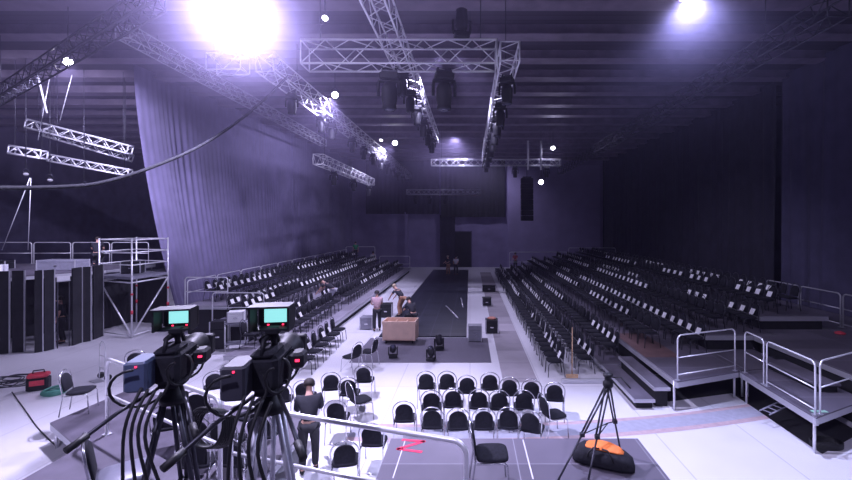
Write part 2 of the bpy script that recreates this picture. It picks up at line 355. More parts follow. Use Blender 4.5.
o.lathe([(.0, .0), (.16, .0), (.19, .05), (.13, .1), (.02, .12)], 11, Matrix.Scale(1.3, 4, (1, 0, 0))); tag(o.build('paper_bag', mat('pinkish_paper', (.7, .55, .55), .7), loc=(p.x, p.y, 1.152)), 'crumpled pale paper lying at the foot of the barrier rails', 'paper')
p = P(840, 334, 1.15); o = MB(); o.lathe([(.0, .0), (.13, .0), (.15, .04), (.06, .08), (.01, .09)], 9); tag(o.build('red_cloth', M['red'], loc=(p.x, p.y, 1.152)), 'small red cloth on the deck by the barrier rails', 'cloth')
tag(MB().prism([(5.05, 10.95), (7.0, 11.5), (6.92, 8.45), (8.45, 9.3), (8.55, 12.9), (5.05, 12.9)], .001, .006).build('floor_shade', M['skirt']), 'black patch painting the shade beneath the small right platform and bare deck', 'painted shade')  # black sheet puts the under-deck shade onto the white floor
# things under the small platform
t = thing('steel_ladder', 'short pale steel ladder lying under the small right platform', 'ladder', (7.05, 9.7, .3), .4)
for y in (0, .22): MB().tube([(-.45, y, 0), (.45, y, .12)], .018, 6).build('side_rail', M['greycase'], t)
for k in range(5): MB().tube([(-.36 + .18 * k, 0, .012 + .024 * k), (-.36 + .18 * k, .22, .012 + .024 * k)], .012, 6).build('rung', M['greycase'], t)
t['kind'] = 'thing'
o = MB(); 
for k in range(4): o.tube([(math.cos(a_) * .3, math.sin(a_) * .2, .02 + .028 * k) for a_ in [i * 2 * PI / 24 for i in range(24)]], .016, 6, True)
tag(o.build('cable_coil', M['rubber'], loc=(7.25, 8.75, .0)), 'black coiled cable on the floor beneath the small right platform', 'cable')

# operators' platforms in the foreground
platform('camera_platform', [(-5.1, -3.0), (-5.1, 6.1), (-2.55, 4.6), (0, 3.75), (3.0, 3.75), (3.0, -3.0)], 1.6, 'high dark platform that carries the television cameras', M['deck2'])
platform('front_platform', [(-1.3, 4.3), (2.75, 3.9), (2.75, 7.05), (-1.3, 7.05)], 1.0, 'lower dark platform with red tape marks under the small tripod', M['deck'])
platform('low_platform', [(-8.5, 8.7), (-3.25, 5.2), (-3.25, 8.9), (-8.3, 10.4)], .5, 'low dark platform between the camera platform and the white floor', M['deck2'])
def tape(px, z, w, m, name, label, wh=True):
    o = MB()
    for (a, b) in zip(px, px[1:]):
        A, B = P(*a, z), P(*b, z); d_ = (B - A); L = d_.length; c = (A + B) / 2
        o.box((c.x, c.y, z + .003), (L + w * .6, w, .003), math.atan2(d_.y, d_.x))
    return tag(o.build(name, m), label, 'tape')
tape([(403, 440), (424, 441.5), (398, 449), (421, 452)], 1.0, .06, M['redtape'], 'tape_mark', 'red zigzag tape letter stuck on the lower front platform')
tape([(405, 441), (393, 478)], 1.0, .015, M['whitetape'], 'tape_line', 'thin white line on the front platform beside the red mark')
tape([(523, 440), (533, 479)], 1.0, .02, M['whitetape'], 'tape_line', 'thin white line on the front platform left of the small tripod')

# guard rails of the camera platform
rail((-5.02, 5.95), (-2.66, 4.58), 1.6, 1.05, 'long silver guardrail left of the second television camera, on the camera platform', r=.024, mid=(.53,), rc=.12)
rail((-2.46, 4.42), (-.03, 3.66), 1.6, 1.05, 'silver guardrail right of the second television camera, above the red tape mark', r=.024, mid=(.53,), rc=.12)

# left stand rails: near end and back
rail((-11.7, 17.66), (-9.95, 17.66), 1.2, 1.15, 'silver guardrail across the near end of the highest left tier')
rail((-9.8, 16.36), (-7.85, 16.36), .8, 1.12, 'silver guardrail across the near end of the middle left tier')
for k in range(11):
    rail((-11.68, 17.78 + 2.1 * k), (-11.68, 19.78 + 2.1 * k), 1.2, 1.0, 'silver guardrail along the back of the left stand, ' + ordn(k) + ' from the near end', mid=(.5,), group='guardrails along the back of the left stand')
a = Q(535, 258, 41.3); 
rail((3.8, 41.3), (9.3, 41.3), .0, 1.9, 'long pale guardrail closing the far end of the right stand', r=.03)
rail((9.5, 41.4), (14, 41.4), .0, 2.3, 'higher far guardrail behind the right stand in shadow', r=.03)
rail((-8.7, 41.4), (-5.8, 41.4), 0, 1.5, 'pale far guardrail closing the far end of the left stand', r=.03)
tag(rail((-12.0, 41.6), (-9.2, 41.6), 0, 2.4, 'tall far guardrail at the top corner of the left stand', r=.03), 'tall far guardrail at the top corner of the left stand', 'guardrail')

# ------------------------------------------------------------------ chairs
def hoop(w, z0, z1, n=16, lean=.10):
    """arched outline of a chair back, from bottom left round the top to bottom right (x, z)"""
    pts = []
    for i in range(n + 1):
        a_ = PI - PI * i / n
        pts.append((w * math.cos(a_), z1 - w * .95 + w * .95 * math.sin(a_)))
    return [(-w * .92, z0)] + pts + [(w * .92, z0)]
def back_y(z): return -.20 - .16 * max(0, z - .45)
def pad(outline, th, yf):
    n = len(outline); v = []; f = []
    cx = sum(p[0] for p in outline) / n; cz = sum(p[1] for p in outline) / n
    for s_, k, off in ((0, .9, -th / 2), (1, 1, -th / 4), (2, 1, th / 4), (3, .9, th / 2)):
        for x, z in outline:
            xx = cx + (x - cx) * k; zz = cz + (z - cz) * k
            v.append((xx, yf(zz) + off + .10 * xx * xx * 1.5, zz))
    for k in range(3):
        for i in range(n): f.append((k * n + i, k * n + (i + 1) % n, (k + 1) * n + (i + 1) % n, (k + 1) * n + i))
    f += [tuple(reversed(range(n))), tuple(range(3 * n, 4 * n))]
    return MB().add(v, f, True)
def seat_mb():
    v = []; f = []; o_ = []
    for i in range(20):
        a_ = 2 * PI * i / 20; c, s_ = math.cos(a_), math.sin(a_)
        o_.append((.225 * math.copysign(abs(c) ** .45, c), .215 * math.copysign(abs(s_) ** .45, s_) + .02))
    for k, z in ((.9, .425), (1, .437), (1, .465), (.88, .482)):
        v += [(x * k, y * k, z) for x, y in o_]
    for k in range(3):
        for i in range(20): f.append((k * 20 + i, k * 20 + (i + 1) % 20, k * 20 + 20 + (i + 1) % 20, k * 20 + 20 + i))
    f += [tuple(reversed(range(20))), tuple(range(60, 80))]
    return MB().add(v, f, True)
HO = hoop(.232, .46, .92)
def hoop_pts(): return [(x, back_y(z) - .005, z) for x, z in HO]
PADO = hoop(.180, .50, .850)
def card_mb():
    return MB().box((0, 0, 0), (.22, .006, .19), mtx=Matrix.Translation((0, back_y(.62) + .085, .62)) @ Matrix.Rotation(.42, 4, 'X'))
R8 = .0125
# the loose foreground chair
seatM = seat_mb(); padM = pad(PADO, .045, back_y)
def make_chair(label, sm=None):
    t = thing('banquet_chair', label, 'chair', (0, 0, 0))
    seatM.build('seat', sm or M['fabric'], t); padM.build('backrest', M['fabric'], t)
    MB().tube(hoop_pts(), R8, 8).build('back_frame', M['chrome'], t)
    for s_ in (-1, 1):
        MB().tube([(s_ * .207, -.205, .46), (s_ * .207, -.215, .40), (s_ * .215, -.27, .0)], R8, 8).build('leg', M['chrome'], t)
        MB().tube([(s_ * .207, -.19, .415), (s_ * .21, .16, .415), (s_ * .21, .195, .40), (s_ * .213, .21, .36), (s_ * .218, .235, .0)], R8, 8).build('leg', M['chrome'], t)
    return t
def make_row_chair(card):
    t = thing('banquet_chair', 'x', 'chair')
    seatM.build('seat', M['fabric'], t); padM.build('backrest', M['fabric'], t)
    fr = MB(); hp = hoop_pts()
    fr.tube([(-.215, -.27, 0), (-.207, -.215, .40)] + hp + [(.207, -.215, .40), (.215, -.27, 0)], R8, 6)
    fr.tube([(-.218, .235, 0), (-.213, .21, .36), (-.21, .16, .415), (-.2, -.2, .42), (.2, -.2, .42), (.21, .16, .415), (.213, .21, .36), (.218, .235, 0)], R8, 6)
    fr.build('frame', M['darktube'], t)
    if card: card_mb().build('seat_card', M['card'], t)
    return t
proto_bare = make_row_chair(False); proto_card = make_row_chair(True)
PM = {c.name.split('.')[0]: c.data for c in proto_card.children}

rows = []     # (stand, rowname, x, z, y0, y1, heading, probability of a card)
rows += [('left', 'front row', -6.45, .4, 13.9, 40.6, -PI / 2, .45), ('left', 'second row', -7.35, .4, 14.4, 40.6, -PI / 2, .4),
         ('left', 'third row', -8.6, .8, 16.8, 40.6, -PI / 2, .62), ('left', 'fourth row', -9.45, .8, 17.3, 40.6, -PI / 2, .62),
         ('left', 'fifth row', -10.6, 1.2, 18.6, 40.6, -PI / 2, .6), ('left', 'rearmost row', -11.25, 1.2, 18.8, 40.6, -PI / 2, .75)]
rows += [('right', 'front floor row', 2.55, 0, 12.9, 40.5, PI / 2, 0.50), ('right', 'second floor row', 3.5, 0, 13.2, 40.5, PI / 2, 0.72),
         ('right', 'low-step row', 4.45, .25, 13.7, 40.4, PI / 2, 0.65), ('right', 'lowest-tier front row', 5.5, .75, 13.3, 40.5, PI / 2, 0.72), ('right', 'lowest-tier back row', 6.6, .75, 12.7, 40.5, PI / 2, 0.65),
         ('right', 'middle-tier front row', 7.75, 1.15, 13.7, 40.5, PI / 2, 0.65), ('right', 'middle-tier back row', 8.8, 1.15, 13.6, 40.5, PI / 2, 0.60),
         ('right', 'highest-tier front row', 9.95, 1.55, 14.5, 40.5, PI / 2, 0.55), ('right', 'highest-tier back row', 11.0, 1.55, 14.9, 40.5, PI / 2, 0.50)]
spots = []
rnd = random.Random(11)
people_gap = []
for st, rn, x, z, y0, y1, hd, pc in rows:
    sp = .56; n = int((y1 - y0) / sp)
    run = 0; has = False
    for k in range(n):
        if run <= 0: run = rnd.randint(1, 5); has = rnd.random() < pc
        run -= 1
        spots.append([st, rn, x + rnd.uniform(-.03, .03), y0 + k * sp, z + .005, hd + rnd.uniform(-.08, .08), has, k])
spots = [s_ for s_ in spots if not (abs(s_[2] + 6.9) < 1.0 and abs(s_[3] - 21.2) < .55 and s_[2] < 0) and not (abs(s_[2] + 10.85) < .8 and s_[3] > 40.3)]
spots.sort(key=lambda s_: s_[3]); cnt_ = {}
for s_ in spots: q = (s_[0], s_[1]); s_[7] = cnt_.get(q, 0); cnt_[q] = s_[7] + 1
spots.sort(key=lambda s: math.hypot(s[2], s[3]) + (0 if s[0] == 'left' else 0))
N_IND = 250
used_b = used_c = False
for i, (st, rn, x, y, z, hd, has, k) in enumerate(spots[:N_IND]):
    lab = "black chair %s, %s from near end, %s %s" % ('with white card' if has else 'without card', ordn(k), st, rn)
    g = 'black chairs in rows on the %s stand' % st
    pr = proto_card if has else proto_bare
    if has and not used_c: used_c = True; pr.location = (x, y, z); pr.rotation_euler = (0, 0, hd); pr['label'] = lab; pr['group'] = g
    elif not has and not used_b: used_b = True; pr.location = (x, y, z); pr.rotation_euler = (0, 0, hd); pr['label'] = lab; pr['group'] = g
    else: dup(pr, (x, y, z), hd, lab, g)
far = {'fabric': MB(), 'darktube': MB(), 'card': MB()}
fo = None
mbs = {'seat': 'fabric', 'backrest': 'fabric', 'frame': 'darktube', 'seat_card': 'card'}
geo = {k: ([v.co.copy() for v in me.vertices], [tuple(p.vertices) for p in me.polygons]) for k, me in PM.items()}
me = bpy.data.meshes.new('far_chair_rows'); V = []; FC = []; MI = []
for st, rn, x, y, z, hd, has, k in spots[N_IND:]:
    T = Matrix.Translation((x, y, z)) @ Matrix.Rotation(hd, 4, 'Z')
    for nm, (vs, fs) in geo.items():
        if nm == 'seat_card' and not has: continue
        b_ = len(V); V += [tuple(T @ v) for v in vs]; FC += [tuple(b_ + i for i in f) for f in fs]; MI += [{'seat': 0, 'backrest': 0, 'frame': 1, 'seat_card': 2}[nm]] * len(fs)
me.from_pydata(V, [], FC); me.polygons.foreach_set('material_index', MI)
for k in ('fabric', 'darktube', 'card'): me.materials.append(M[k])
me.update(); fo = bpy.data.objects.new('far_chair_rows', me); COL.objects.link(fo)
tag(fo, 'distant rows of black chairs with white cards on both stands', 'chairs', 'chairs far down the hall', 'stuff')

# loose chairs: (x of back, y of back top, floor z, heading in degrees; 0 faces away from the camera), label
loose = [
 # far row of the centre block, seen from behind
 (426, 372, 0, 0, 'leftmost chair of the far centre row, by the open white floor'), (447, 372, 0, 0, 'second chair from the left in the far centre row'),
 (467, 376, 0, 0, 'third chair from the left in the far centre row'), (490, 373, 0, 0, 'fourth, middle chair of the far centre row'),
 (511, 378, 0, -4, 'fifth chair from the left in the far centre row'), (534, 380, 0, -6, 'sixth chair from the left in the far centre row'),
 (558, 383, 0, -8, 'last chair on the right of the far centre row'),
 # middle row
 (430, 391, 0, 3, 'leftmost chair of the middle centre row'), (453, 389, 0, 0, 'second chair from the left in the middle centre row'), (479, 390, 0, 0, 'third chair from the left in the middle centre row'),
 (501, 391, 0, -4, 'fourth chair from the left in the middle centre row'), (526, 391, 0, -5, 'fifth chair from the left in the middle centre row'),
 (566, 395, 0, -70, 'chair turned sideways at the right end of the middle centre row'),
 # near row
 (403, 402, 0, 2, 'leftmost chair of the near centre row with visible chrome hoop'), (432, 408, 0, 0, 'second chair from the left in the near centre row'), (458, 409, 0, 0, 'third chair from the left in the near centre row'),
 (484, 409, 0, 0, 'fourth chair from the left in the near centre row'), (510, 408, 0, -3, 'fifth chair from the left in the near centre row'), (539, 411, 0, -20, 'last chair of the near centre row, slightly turned'),
 # left cluster
 (327, 373, 0, 10, 'far left chair of the loose cluster left of the centre block'), (346, 378, 0, 5, 'second chair along the loose cluster left of the centre block'),
 (362, 366, 0, 3, 'farthest chair of the loose cluster left of the centre block'), (367, 383, 0, -50, 'chair turned right at the edge of the loose left cluster'),
 (300, 381, 0, 8, 'chair just beyond the dark bending person'), (275, 384, 0, 14, 'chair between the second camera and the bending person'),
 (333, 401, 0, 5, 'near chair of the loose cluster with tall chrome hoop'), (371, 424, 0, 0, 'nearest loose chair beyond the right guardrail'),
 (236, 394, .5, 60, 'chair beyond the second television camera, turned left'), (203, 372, 0, 30, 'chair right of the first television camera, on the white floor'),
 (343, 343, 0, 60, 'lone far chair near the carpet corner, left of a pair'), (360, 338, 0, 75, 'lone far chair near the carpet corner, right of a pair'),
 (128, 351, .5, 20, 'chair with pale hoop on the low platform behind the first camera'), (185, 392, .5, 20, 'chair on the low platform below the first television camera'),
 (88, 371, .5, -70, 'side-on chair standing alone on the low platform by the white floor'),
 (232, 439, .5, -6, 'chair nearest the second tripod on the low platform'), (186, 440, .5, 10, 'chair nearest the first tripod on the low platform'), (338, 442, 0, 12, 'near chair behind the right guardrail, left of the red mark'),
 (219, 421, .5, 4, 'chair on the low platform under the cable bundle'), (186, 418, .5, 14, 'nearest chair on the low platform, behind the left guardrail'), (152, 406, .5, 25, 'chair on the low platform left of the first tripod'),
 (255, 414, .5, 5, 'chair on the low platform end between the two camera tripods'),
]
proto = make_chair('x'); first = True
for px, py, z, hd, lab in loose:
    d = F * (CAM_Z - z - .9) / (py - PY); h = math.radians(hd)
    bx, by = (px - PX) * d / F, d
    # the back stands .265 behind the chair's middle
    ox, oy = .265 * math.sin(-h), -.265 * math.cos(h)
    loc = (bx - ox, by - oy, z + .003); lab = 'black ' + lab
    if first: proto.location = loc; proto.rotation_euler = (0, 0, h); proto['label'] = lab; proto['group'] = 'loose black chairs'; first = False
    else: dup(proto, loc, h, lab, 'loose black chairs')
t = make_chair('black-backed chair with glossy seat paled for its sheen on the high camera platform', mat('sheen_pale_vinyl', (.20, .20, .25), .3)); t['group'] = 'loose black chairs'  # seat colour lightened to carry its reflected light
t.location = (-3.42, 4.22, 1.603); t.rotation_euler.z = math.radians(-52)
dup(proto, (.27, 5.75, 1.003), math.radians(-88), 'black side-on chair on the front platform beside the guardrail end', 'loose black chairs')

# chairs on the floor along the foot of the left stand
for k in range(6):
    dup(proto_card if k in (0, 1, 3, 4) else proto_bare, (-5.0 - .02 * k, 13.1 + .72 * k, .003), -PI / 2 + (.1, -.06, .05, -.1, .08, 0)[k],
        'black floor chair at the foot of the left stand, %s from the camera' % ordn(k) + (', white card' if k in (0, 1, 3, 4) else ''), 'black chairs in rows on the left stand')

# ------------------------------------------------------------------ trusses
def truss(A, B, s, label, hangers=True, r=.026, name='lighting_truss', m=None, pitch=None):
    A, B = Vector(A), Vector(B); m = m or M['alu']; L = (B - A).length; ax = (B - A).normalized()
    side = ax.cross(Vector((0, 0, 1))).normalized(); up = side.cross(ax)
    t = thing(name, label, 'truss', A, 0, 'aluminium trusses')
    cs = [(side * a + up * b) * (s / 2) for a, b in ((-1, -1), (1, -1), (1, 1), (-1, 1))]
    for c in cs: MB().tube([c, c + ax * L], r, 6).build('chord', m, t)
    br = MB(); n = max(1, round(L / (pitch or s)))
    for fidx in range(4):
        c0, c1 = cs[fidx], cs[(fidx + 1) % 4]
        for k in range(n):
            a = c0 if k % 2 == 0 else c1; b = c1 if k % 2 == 0 else c0
            br.tube([a + ax * (L * k / n), b + ax * (L * (k + 1) / n)], r * .55, 5)
        for k in (0, n): br.tube([c0 + ax * (L * k / n), c1 + ax * (L * k / n)], r * .7, 5)
    br.build('bracing', m, t)
    if hangers:
        for u in (.08, .92):
            p = ax * (L * u) + up * (s / 2); MB().tube([p, Vector((p.x, p.y, ZC - .4 - A.z))], .012, 5).build('hanger_cable', M['darktube'], t)
    return t
truss((-6.3, 13.2, 9.5), (-6.3, 44, 9.5), .55, 'long bright truss over the left stand, receding above the lamps')
truss((-6.85, 13.1, 9.42), (-7.9, 13.15, 9.42), .5, 'short bright truss stub at the near end of the long left truss')
truss((-3.95, 10.3, 8.55), (.62, 10.3, 8.55), .55, 'nearest cross truss hanging above the middle of the hall')
truss((-2.0, 7.5, 9.35), (-2.0, 24, 9.35), .5, 'truss crossing over the nearest cross truss and receding down the hall')
truss((.98, 10.5, 8.75), (.98, 27, 8.75), .46, 'receding truss right of centre with black lamps underneath')
truss((-2.7, 30, 8.85), (6.3, 30, 8.85), .42, 'far cross truss from which the hanging speaker drops')
truss((-5.6, 38, 7.4), (.9, 38, 7.4), .42, 'lowest far cross truss near the back wall')
truss((-7.6, 21.5, 7.8), (-7.6, 33, 7.8), .5, 'lower lit truss beneath the long left truss, before the curtain')
truss((8.4, 9.8, 9.5), (8.4, 40, 9.5), .5, 'dim long truss over the right stand in the dark', m=M['darktube'])  # dark tube colour stands in for the dim light here
truss((-10.9, 13.5, 10.6), (-10.9, 32, 10.6), .45, 'dim truss along the top of the tall left curtain', m=M['alumat'])
truss((-17.2, 15.5, 9.0), (-6.4, 8.75, 9.1), .36, 'diagonal truss across the upper left corner under the ceiling', m=M['darktube'])  # shade put into the colour: dark tubes keep this truss dim
# four short lit trusses over the left deck
truss(Q(29, 124, 18), Q(130, 150, 18.6), .34, 'upper long lit truss hanging over the left deck', r=.042)
truss(Q(46, 133, 19.2), Q(131, 158, 19.8), .30, 'second long lit truss just below the upper one over the left deck', r=.042)
truss(Q(12, 150, 17.2), Q(44, 155, 17.3), .30, 'short lit truss bar hanging furthest left over the left deck', r=.042)
truss(Q(50, 158, 18.6), Q(130, 173, 19.2), .28, 'lowest lit truss bar hanging over the left deck', r=.042)

# ------------------------------------------------------------------ lamps
def moving_head(label):
    t = thing('moving_head_light', label, 'stage light', (0, 0, 0), 0, 'black moving lights hanging from the trusses')
    MB().box((0, 0, -.07), (.30, .05, .06)).tube([(-.12, 0, -.08), (-.12, 0, -.0)], .02, 6).tube([(.12, 0, -.08), (.12, 0, -.0)], .02, 6).build('hanging_clamp', M['darktube'], t)
    MB().box((0, 0, -.17), (.36, .26, .14), bev=.025).build('base', M['black'], t)
    MB().tube([(-.19, 0, -.24), (-.21, 0, -.34), (-.21, 0, -.54)], .03, 6).tube([(.19, 0, -.24), (.21, 0, -.34), (.21, 0, -.54)], .03, 6).box((0, 0, -.255), (.42, .12, .04)).build('yoke', M['black'], t)
    h = MB().lathe([(.02, .26), (.11, .25), (.15, .15), (.15, -.05), (.13, -.16), (.14, -.24), (.115, -.25)], 16, Matrix.Translation((0, 0, -.55)))
    hd = h.build('head', M['black'], t)
    MB().lathe([(.0, -.248), (.11, -.252), (.10, -.265), (.01, -.275)], 16, Matrix.Translation((0, 0, -.55))).build('lens', M['glass'], hd)
    return t
mh = moving_head('x'); first = True
heads = []
for y in (15.2, 18.2, 19.6, 23, 25.5, 28, 30.5, 33, 35.5, 38, 40.5): heads.append((-6.3, y, 9.5 - .29, 'under the long left truss'))
for x in (-1.93, -.62): heads.append((x, 10.3, 8.55 - .29, 'under the nearest cross truss'))
for y in (12.6, 14.4, 16.3, 18.4, 20.4, 22.5): heads.append((-2.0, y, 9.35 - .27, 'under the crossing receding truss'))
for y in (11.4, 13.9, 15.6, 17.2, 18.7, 20.3, 22.0, 24, 26): heads.append((.98, y, 8.75 - .25, 'under the receding truss right of centre'))
for x in (3.15, 5.35): heads.append((x, 30, 8.85 - .23, 'under the far cross truss beside the speaker'))
for x in (-4.8, -3.6, -2.2): heads.append((x, 38, 7.4 - .23, 'under the lowest far cross truss'))
for y in (24, 28, 32.4): heads.append((-7.6, y, 7.8 - .27, 'under the lower lit truss by the curtain'))
cnt = {}
for x, y, z, w in heads:
    k = cnt.get(w, 0); cnt[w] = k + 1
    lab = 'black moving light %s, %s from the near end' % (w, ordn(k))
    if 'cross truss' in w and 'crossing' not in w: lab = 'black moving light %s, %s from the left' % (w, ordn(k))
    rz = rnd.uniform(-.5, .5)
    if first: mh.location = (x, y, z); mh['label'] = lab; first = False
    else:
        q = dup(mh, (x, y, z), rz, lab)
        if 'nearest cross' in w: q.scale = (1.25, 1.25, 1.25)
# two units standing upside on the near cross truss
o = dup(mh, (-.2, 10.3, 8.55 + .30), 0, 'black moving light standing upright on top of the nearest cross truss', rot=(PI, 0, .2))

def floodlight(loc, aim, r, label, m, group='lit lamps', dark=True, yoke=True):
    loc = Vector(loc); t = thing('flood_lamp', label, 'lamp', loc, 0, group)
    d_ = (Vector(aim) - loc).normalized(); R = d_.to_track_quat('-Z', 'Y').to_matrix().to_4x4()
    MB().lathe([(r * .35, r * 1.6), (r * .7, r * 1.5), (r * .85, r * .5), (r * 1.12, 0), (r * 1.12, -r * .15), (r * 1.0, -r * .15), (r * .98, -r * .05)], 18, R).build('housing', M['black'], t)
    MB().lathe([(.0, -r * .06), (r * .7, -r * .07), (r * .97, -r * .10), (r * .9, -r * .14), (r * .4, -r * .2), (.001, -r * .22)], 18, R).build('lens', m, t)
    MB().tube([R @ Vector((-r * 1.16, 0, r * .5)), R @ Vector((-r * 1.2, 0, r * .6)) + Vector((0, 0, r * 1.2)), Vector((0, 0, r * 2.6)), R @ Vector((r * 1.2, 0, r * .6)) + Vector((0, 0, r * 1.2)), R @ Vector((r * 1.16, 0, r * .5))], r * .07, 6).build('yoke', M['darktube'], t)
    zt = ZC - .4 - loc.z
    if zt > r * 2.6: MB().tube([(0, 0, r * 2.6), (0, 0, zt)], .014, 6).build('hanger_rod', M['darktube'], t)
    return t
LC = (0.68, 0.63, 1.0)
def spot(loc, aim, W, ang, blend=.4, col=LC, r=.12, name='lamp'):  # default name also serves the added fill spots without fixtures
    l = bpy.data.lights.new(name, 'SPOT'); l.energy = W; l.spot_size = math.radians(ang); l.spot_blend = blend; l.color = col; l.shadow_soft_size = r
    o = bpy.data.objects.new(name, l); COL.objects.link(o); o.location = loc
    o.rotation_euler = (Vector(aim) - Vector(loc)).to_track_quat('-Z', 'Y').to_euler(); return o
def lamp(px, py, Y, r, aim, label, m, W=0, ang=120, col=LC, blend=.5, face=None):
    loc = Q(px, py, Y); floodlight(loc, face or aim, r, label, m)
    if W:
        d_ = (Vector(aim) - loc).normalized(); spot(loc + d_ * (r * .5 + .1), aim, W, ang, blend, col)
lamp(240, 6, 9.0, .20, (-3.2, 3.0, 1.5), 'dazzling floodlight at the top of the hall, left of centre', M['biglamp'], 7000, 148)
lamp(688, -6, 9.6, .18, (3.6, 5.0, 0), 'dazzling bluish floodlight hanging high over the right platforms', M['biglamp'], 3800, 84, (0.55, 0.58, 1.0))
lamp(335, 95, 18.0, .13, (-9, 17, 1), 'bright round lamp beside the long left truss', M['lamp'], 3600, 130, face=(-3, 4, 4))
lamp(68, 62, 13.0, .12, (-16.6, 17.8, 7.4), 'bright lamp hanging from the diagonal truss in the upper left', M['lamp'], 7000, 78, face=(-6, 2, 3))
lamp(395, 143, 30.0, .16, (-12, 30, 3.5), 'bright lamp past the middle of the long left truss', M['lamp'], 2600, 125, face=(-3, 8, 3))
lamp(325, 18, 10.2, .07, (-2, 4, 2), 'small lit lamp above the left end of the nearest cross truss', M['smalllamp'])
lamp(381, 140, 27.5, .10, (-6, 22, 0), 'small lit lamp just left of the far bright truss lamp', M['smalllamp'])
lamp(553, 148, 30.3, .15, (5, 20, 3), 'small lit lamp above the right end of the far cross truss', M['smalllamp'], 200, 140)
lamp(541, 182, 30.0, .17, (4.6, 15, 3), 'pale lit lamp beside the hanging black speaker', M['smalllamp'])
for k, (px, py, Y) in enumerate([(50, 166, 17.4), (84, 172, 18), (26, 160, 17)]):
    lamp(px, py + 14, Y, .09, (-14, 14, 0), ['small pale lamp under the lowest lit bar of the left deck', 'small pale lamp right under the lowest lit bar', 'small pale lamp under the short left bar'][k], M['white'])
# added fill spots without fixtures, behind the camera and over the hall
spot((-3.5, -1.5, 10.6), (-8, 9.5, 0), 3000, 105, .7)
spot((4.0, -2.0, 10.6), (5.2, 8.5, 0), 2600, 80, .8)
spot((-1.0, 30, 10.6), (-2.5, 24, 0), 3200, 110, .7)
spot((2.0, 41.9, 10.9), (1.0, 46, 3.0), 650, 150, .7)
spot((-1.0, 15, 10.4), (-8.8, 20, 1), 3600, 75, .6)
spot((-.5, 15, 10.4), (7.0, 20, 1), 2800, 75, .6)
spot((-20.0, 14, 10.6), (-20, 20, 3), 350, 150, .6)

# far verticals and the hanging speaker
for k, px in enumerate((528, 541)):
    p = Q(px, 160, 29.6); tag(MB().tube([(p.x, 29.6, 8.3), (p.x, 29.6, 10.3)], .07, 8).build('hanging_pole', M['white']), ['left white pole hanging by the far cross truss above the speaker', 'right white pole hanging by the far cross truss'][k], 'pole')
a = Q(521, 221, 41); b = Q(533, 178, 41)
t = thing('hanging_speaker', 'tall black line of speakers hanging before the back wall', 'speaker', (0, 0, 0))
n = 8; hh = (b.z - a.z) / n
for k in range(n): MB().box(((a.x + b.x) / 2, 41 + .02 * k, a.z + hh * (k + .5)), (b.x - a.x, .7, hh * .95), bev=.03).build('cabinet', M['black'], t)
MB().box(((a.x + b.x) / 2, 41.1, b.z + .08), (.8, .5, .1)).tube([((a.x + b.x) / 2, 41.1, b.z + .1), ((a.x + b.x) / 2, 41.1, ZC - .4)], .03, 6).build('hanging_frame', M['darktube'], t)

# big cable across the upper left
pts = [Q(-30, 186, 5.2), Q(0, 188, 5.6), Q(60, 187, 6.4), Q(100, 183, 7.0), Q(150, 168, 8.0), Q(200, 146, 9.4), Q(240, 120, 10.8), Q(270, 94, 12.2), Q(288, 76, 13.0)]
sm = []
for i in range(len(pts) - 1):
    p0 = pts[max(0, i - 1)]; p1 = pts[i]; p2 = pts[i + 1]; p3 = pts[min(len(pts) - 1, i + 2)]
    for k in range(5):
        u = k / 5; sm.append(.5 * ((2 * p1) + (p2 - p0) * u + (2 * p0 - 5 * p1 + 4 * p2 - p3) * u * u + (3 * p1 - p0 - 3 * p2 + p3) * u ** 3))
sm.append(pts[-1])
tag(MB().tube(sm, .032, 8).build('hanging_cable', M['blackcloth']), 'thick dark cable sagging from the long left truss to the upper left', 'cable')
for k, (a_, b_) in enumerate([((38, 76), (47, 113)), ((50, 76), (38, 140)), ((72, 75), (60, 120)), ((30, 178), (2, 250)), ((31, 178), (28, 250))]):
    A = Q(*a_, 16 if k == 0 else 17); B = Q(*b_, 16.2 if k == 0 else 17.6); tag(MB().tube([A, B], .015 if k else .035, 6).build('hanging_wire', M['alu']), ['pale thick hanging strap above the lit left trusses', 'thin wire from the ceiling to the short left bar', 'thin wire below the upper left lamp', 'slanting thin wire falling to the far left deck', 'upright thin wire falling to the left deck'][k], 'wire')

# ------------------------------------------------------------------ left deck with panels and scaffold tower
platform('left_deck', [(-24, 15.6), (-16.9, 15.6), (-15.5, 18.3), (-15.5, 21.2), (-24, 21.2)], 2.6, 'high left deck behind the row of black panels', M['deck2'])
wl = [((-6, 355), (11, 353.5)), ((12, 353), (26, 352)), ((34, 353), (44, 351.5)), ((44, 351.5), (55, 349)), ((72, 346), (82, 342.5)), ((82, 342.5), (92, 341)), ((93, 340), (103, 336))]
names = ['black panel furthest left under the left deck', 'second black panel from the left under the left deck', 'black panel two left of the doorway', 'black panel directly left of the doorway', 'black panel directly right of the doorway', 'second black panel right of the doorway', 'last black panel beside the scaffold tower']
for (a_, b_), nm in zip(wl, names):
    A, B = P(*a_, 0), P(*b_, 0); d_ = B - A; L = d_.length - .03; rz = math.atan2(d_.y, d_.x)
    t = thing('wall_panel', nm, 'panel', A, rz, 'black panels under the left deck'); t['kind'] = 'thing'
    MB().box((L / 2, 0, 1.45), (L - .02, .05, 2.88)).build('board', M['skirt'], t)
    for x in (L,): MB().box((x, -.012, 1.45), (.028, .062, 2.9)).build('edge_strip', M['alumat'], t)
A = P(34, 353, 0)
tag(MB().box((-17.6, 17.5, 1.3), (2.6, .06, 2.5), .9).build('back_cloth', M['skirt']), 'black cloth closing the gap behind the left panels', 'cloth')
a, b = P(56, 349, 0), P(72, 346, 0); t = thing('door_header', 'pale board over the doorway between the black left panels', 'board', (0, 0, 0))
t.location = (a.x, a.y, 2.42); t.rotation_euler.z = math.atan2(b.y - a.y, b.x - a.x)
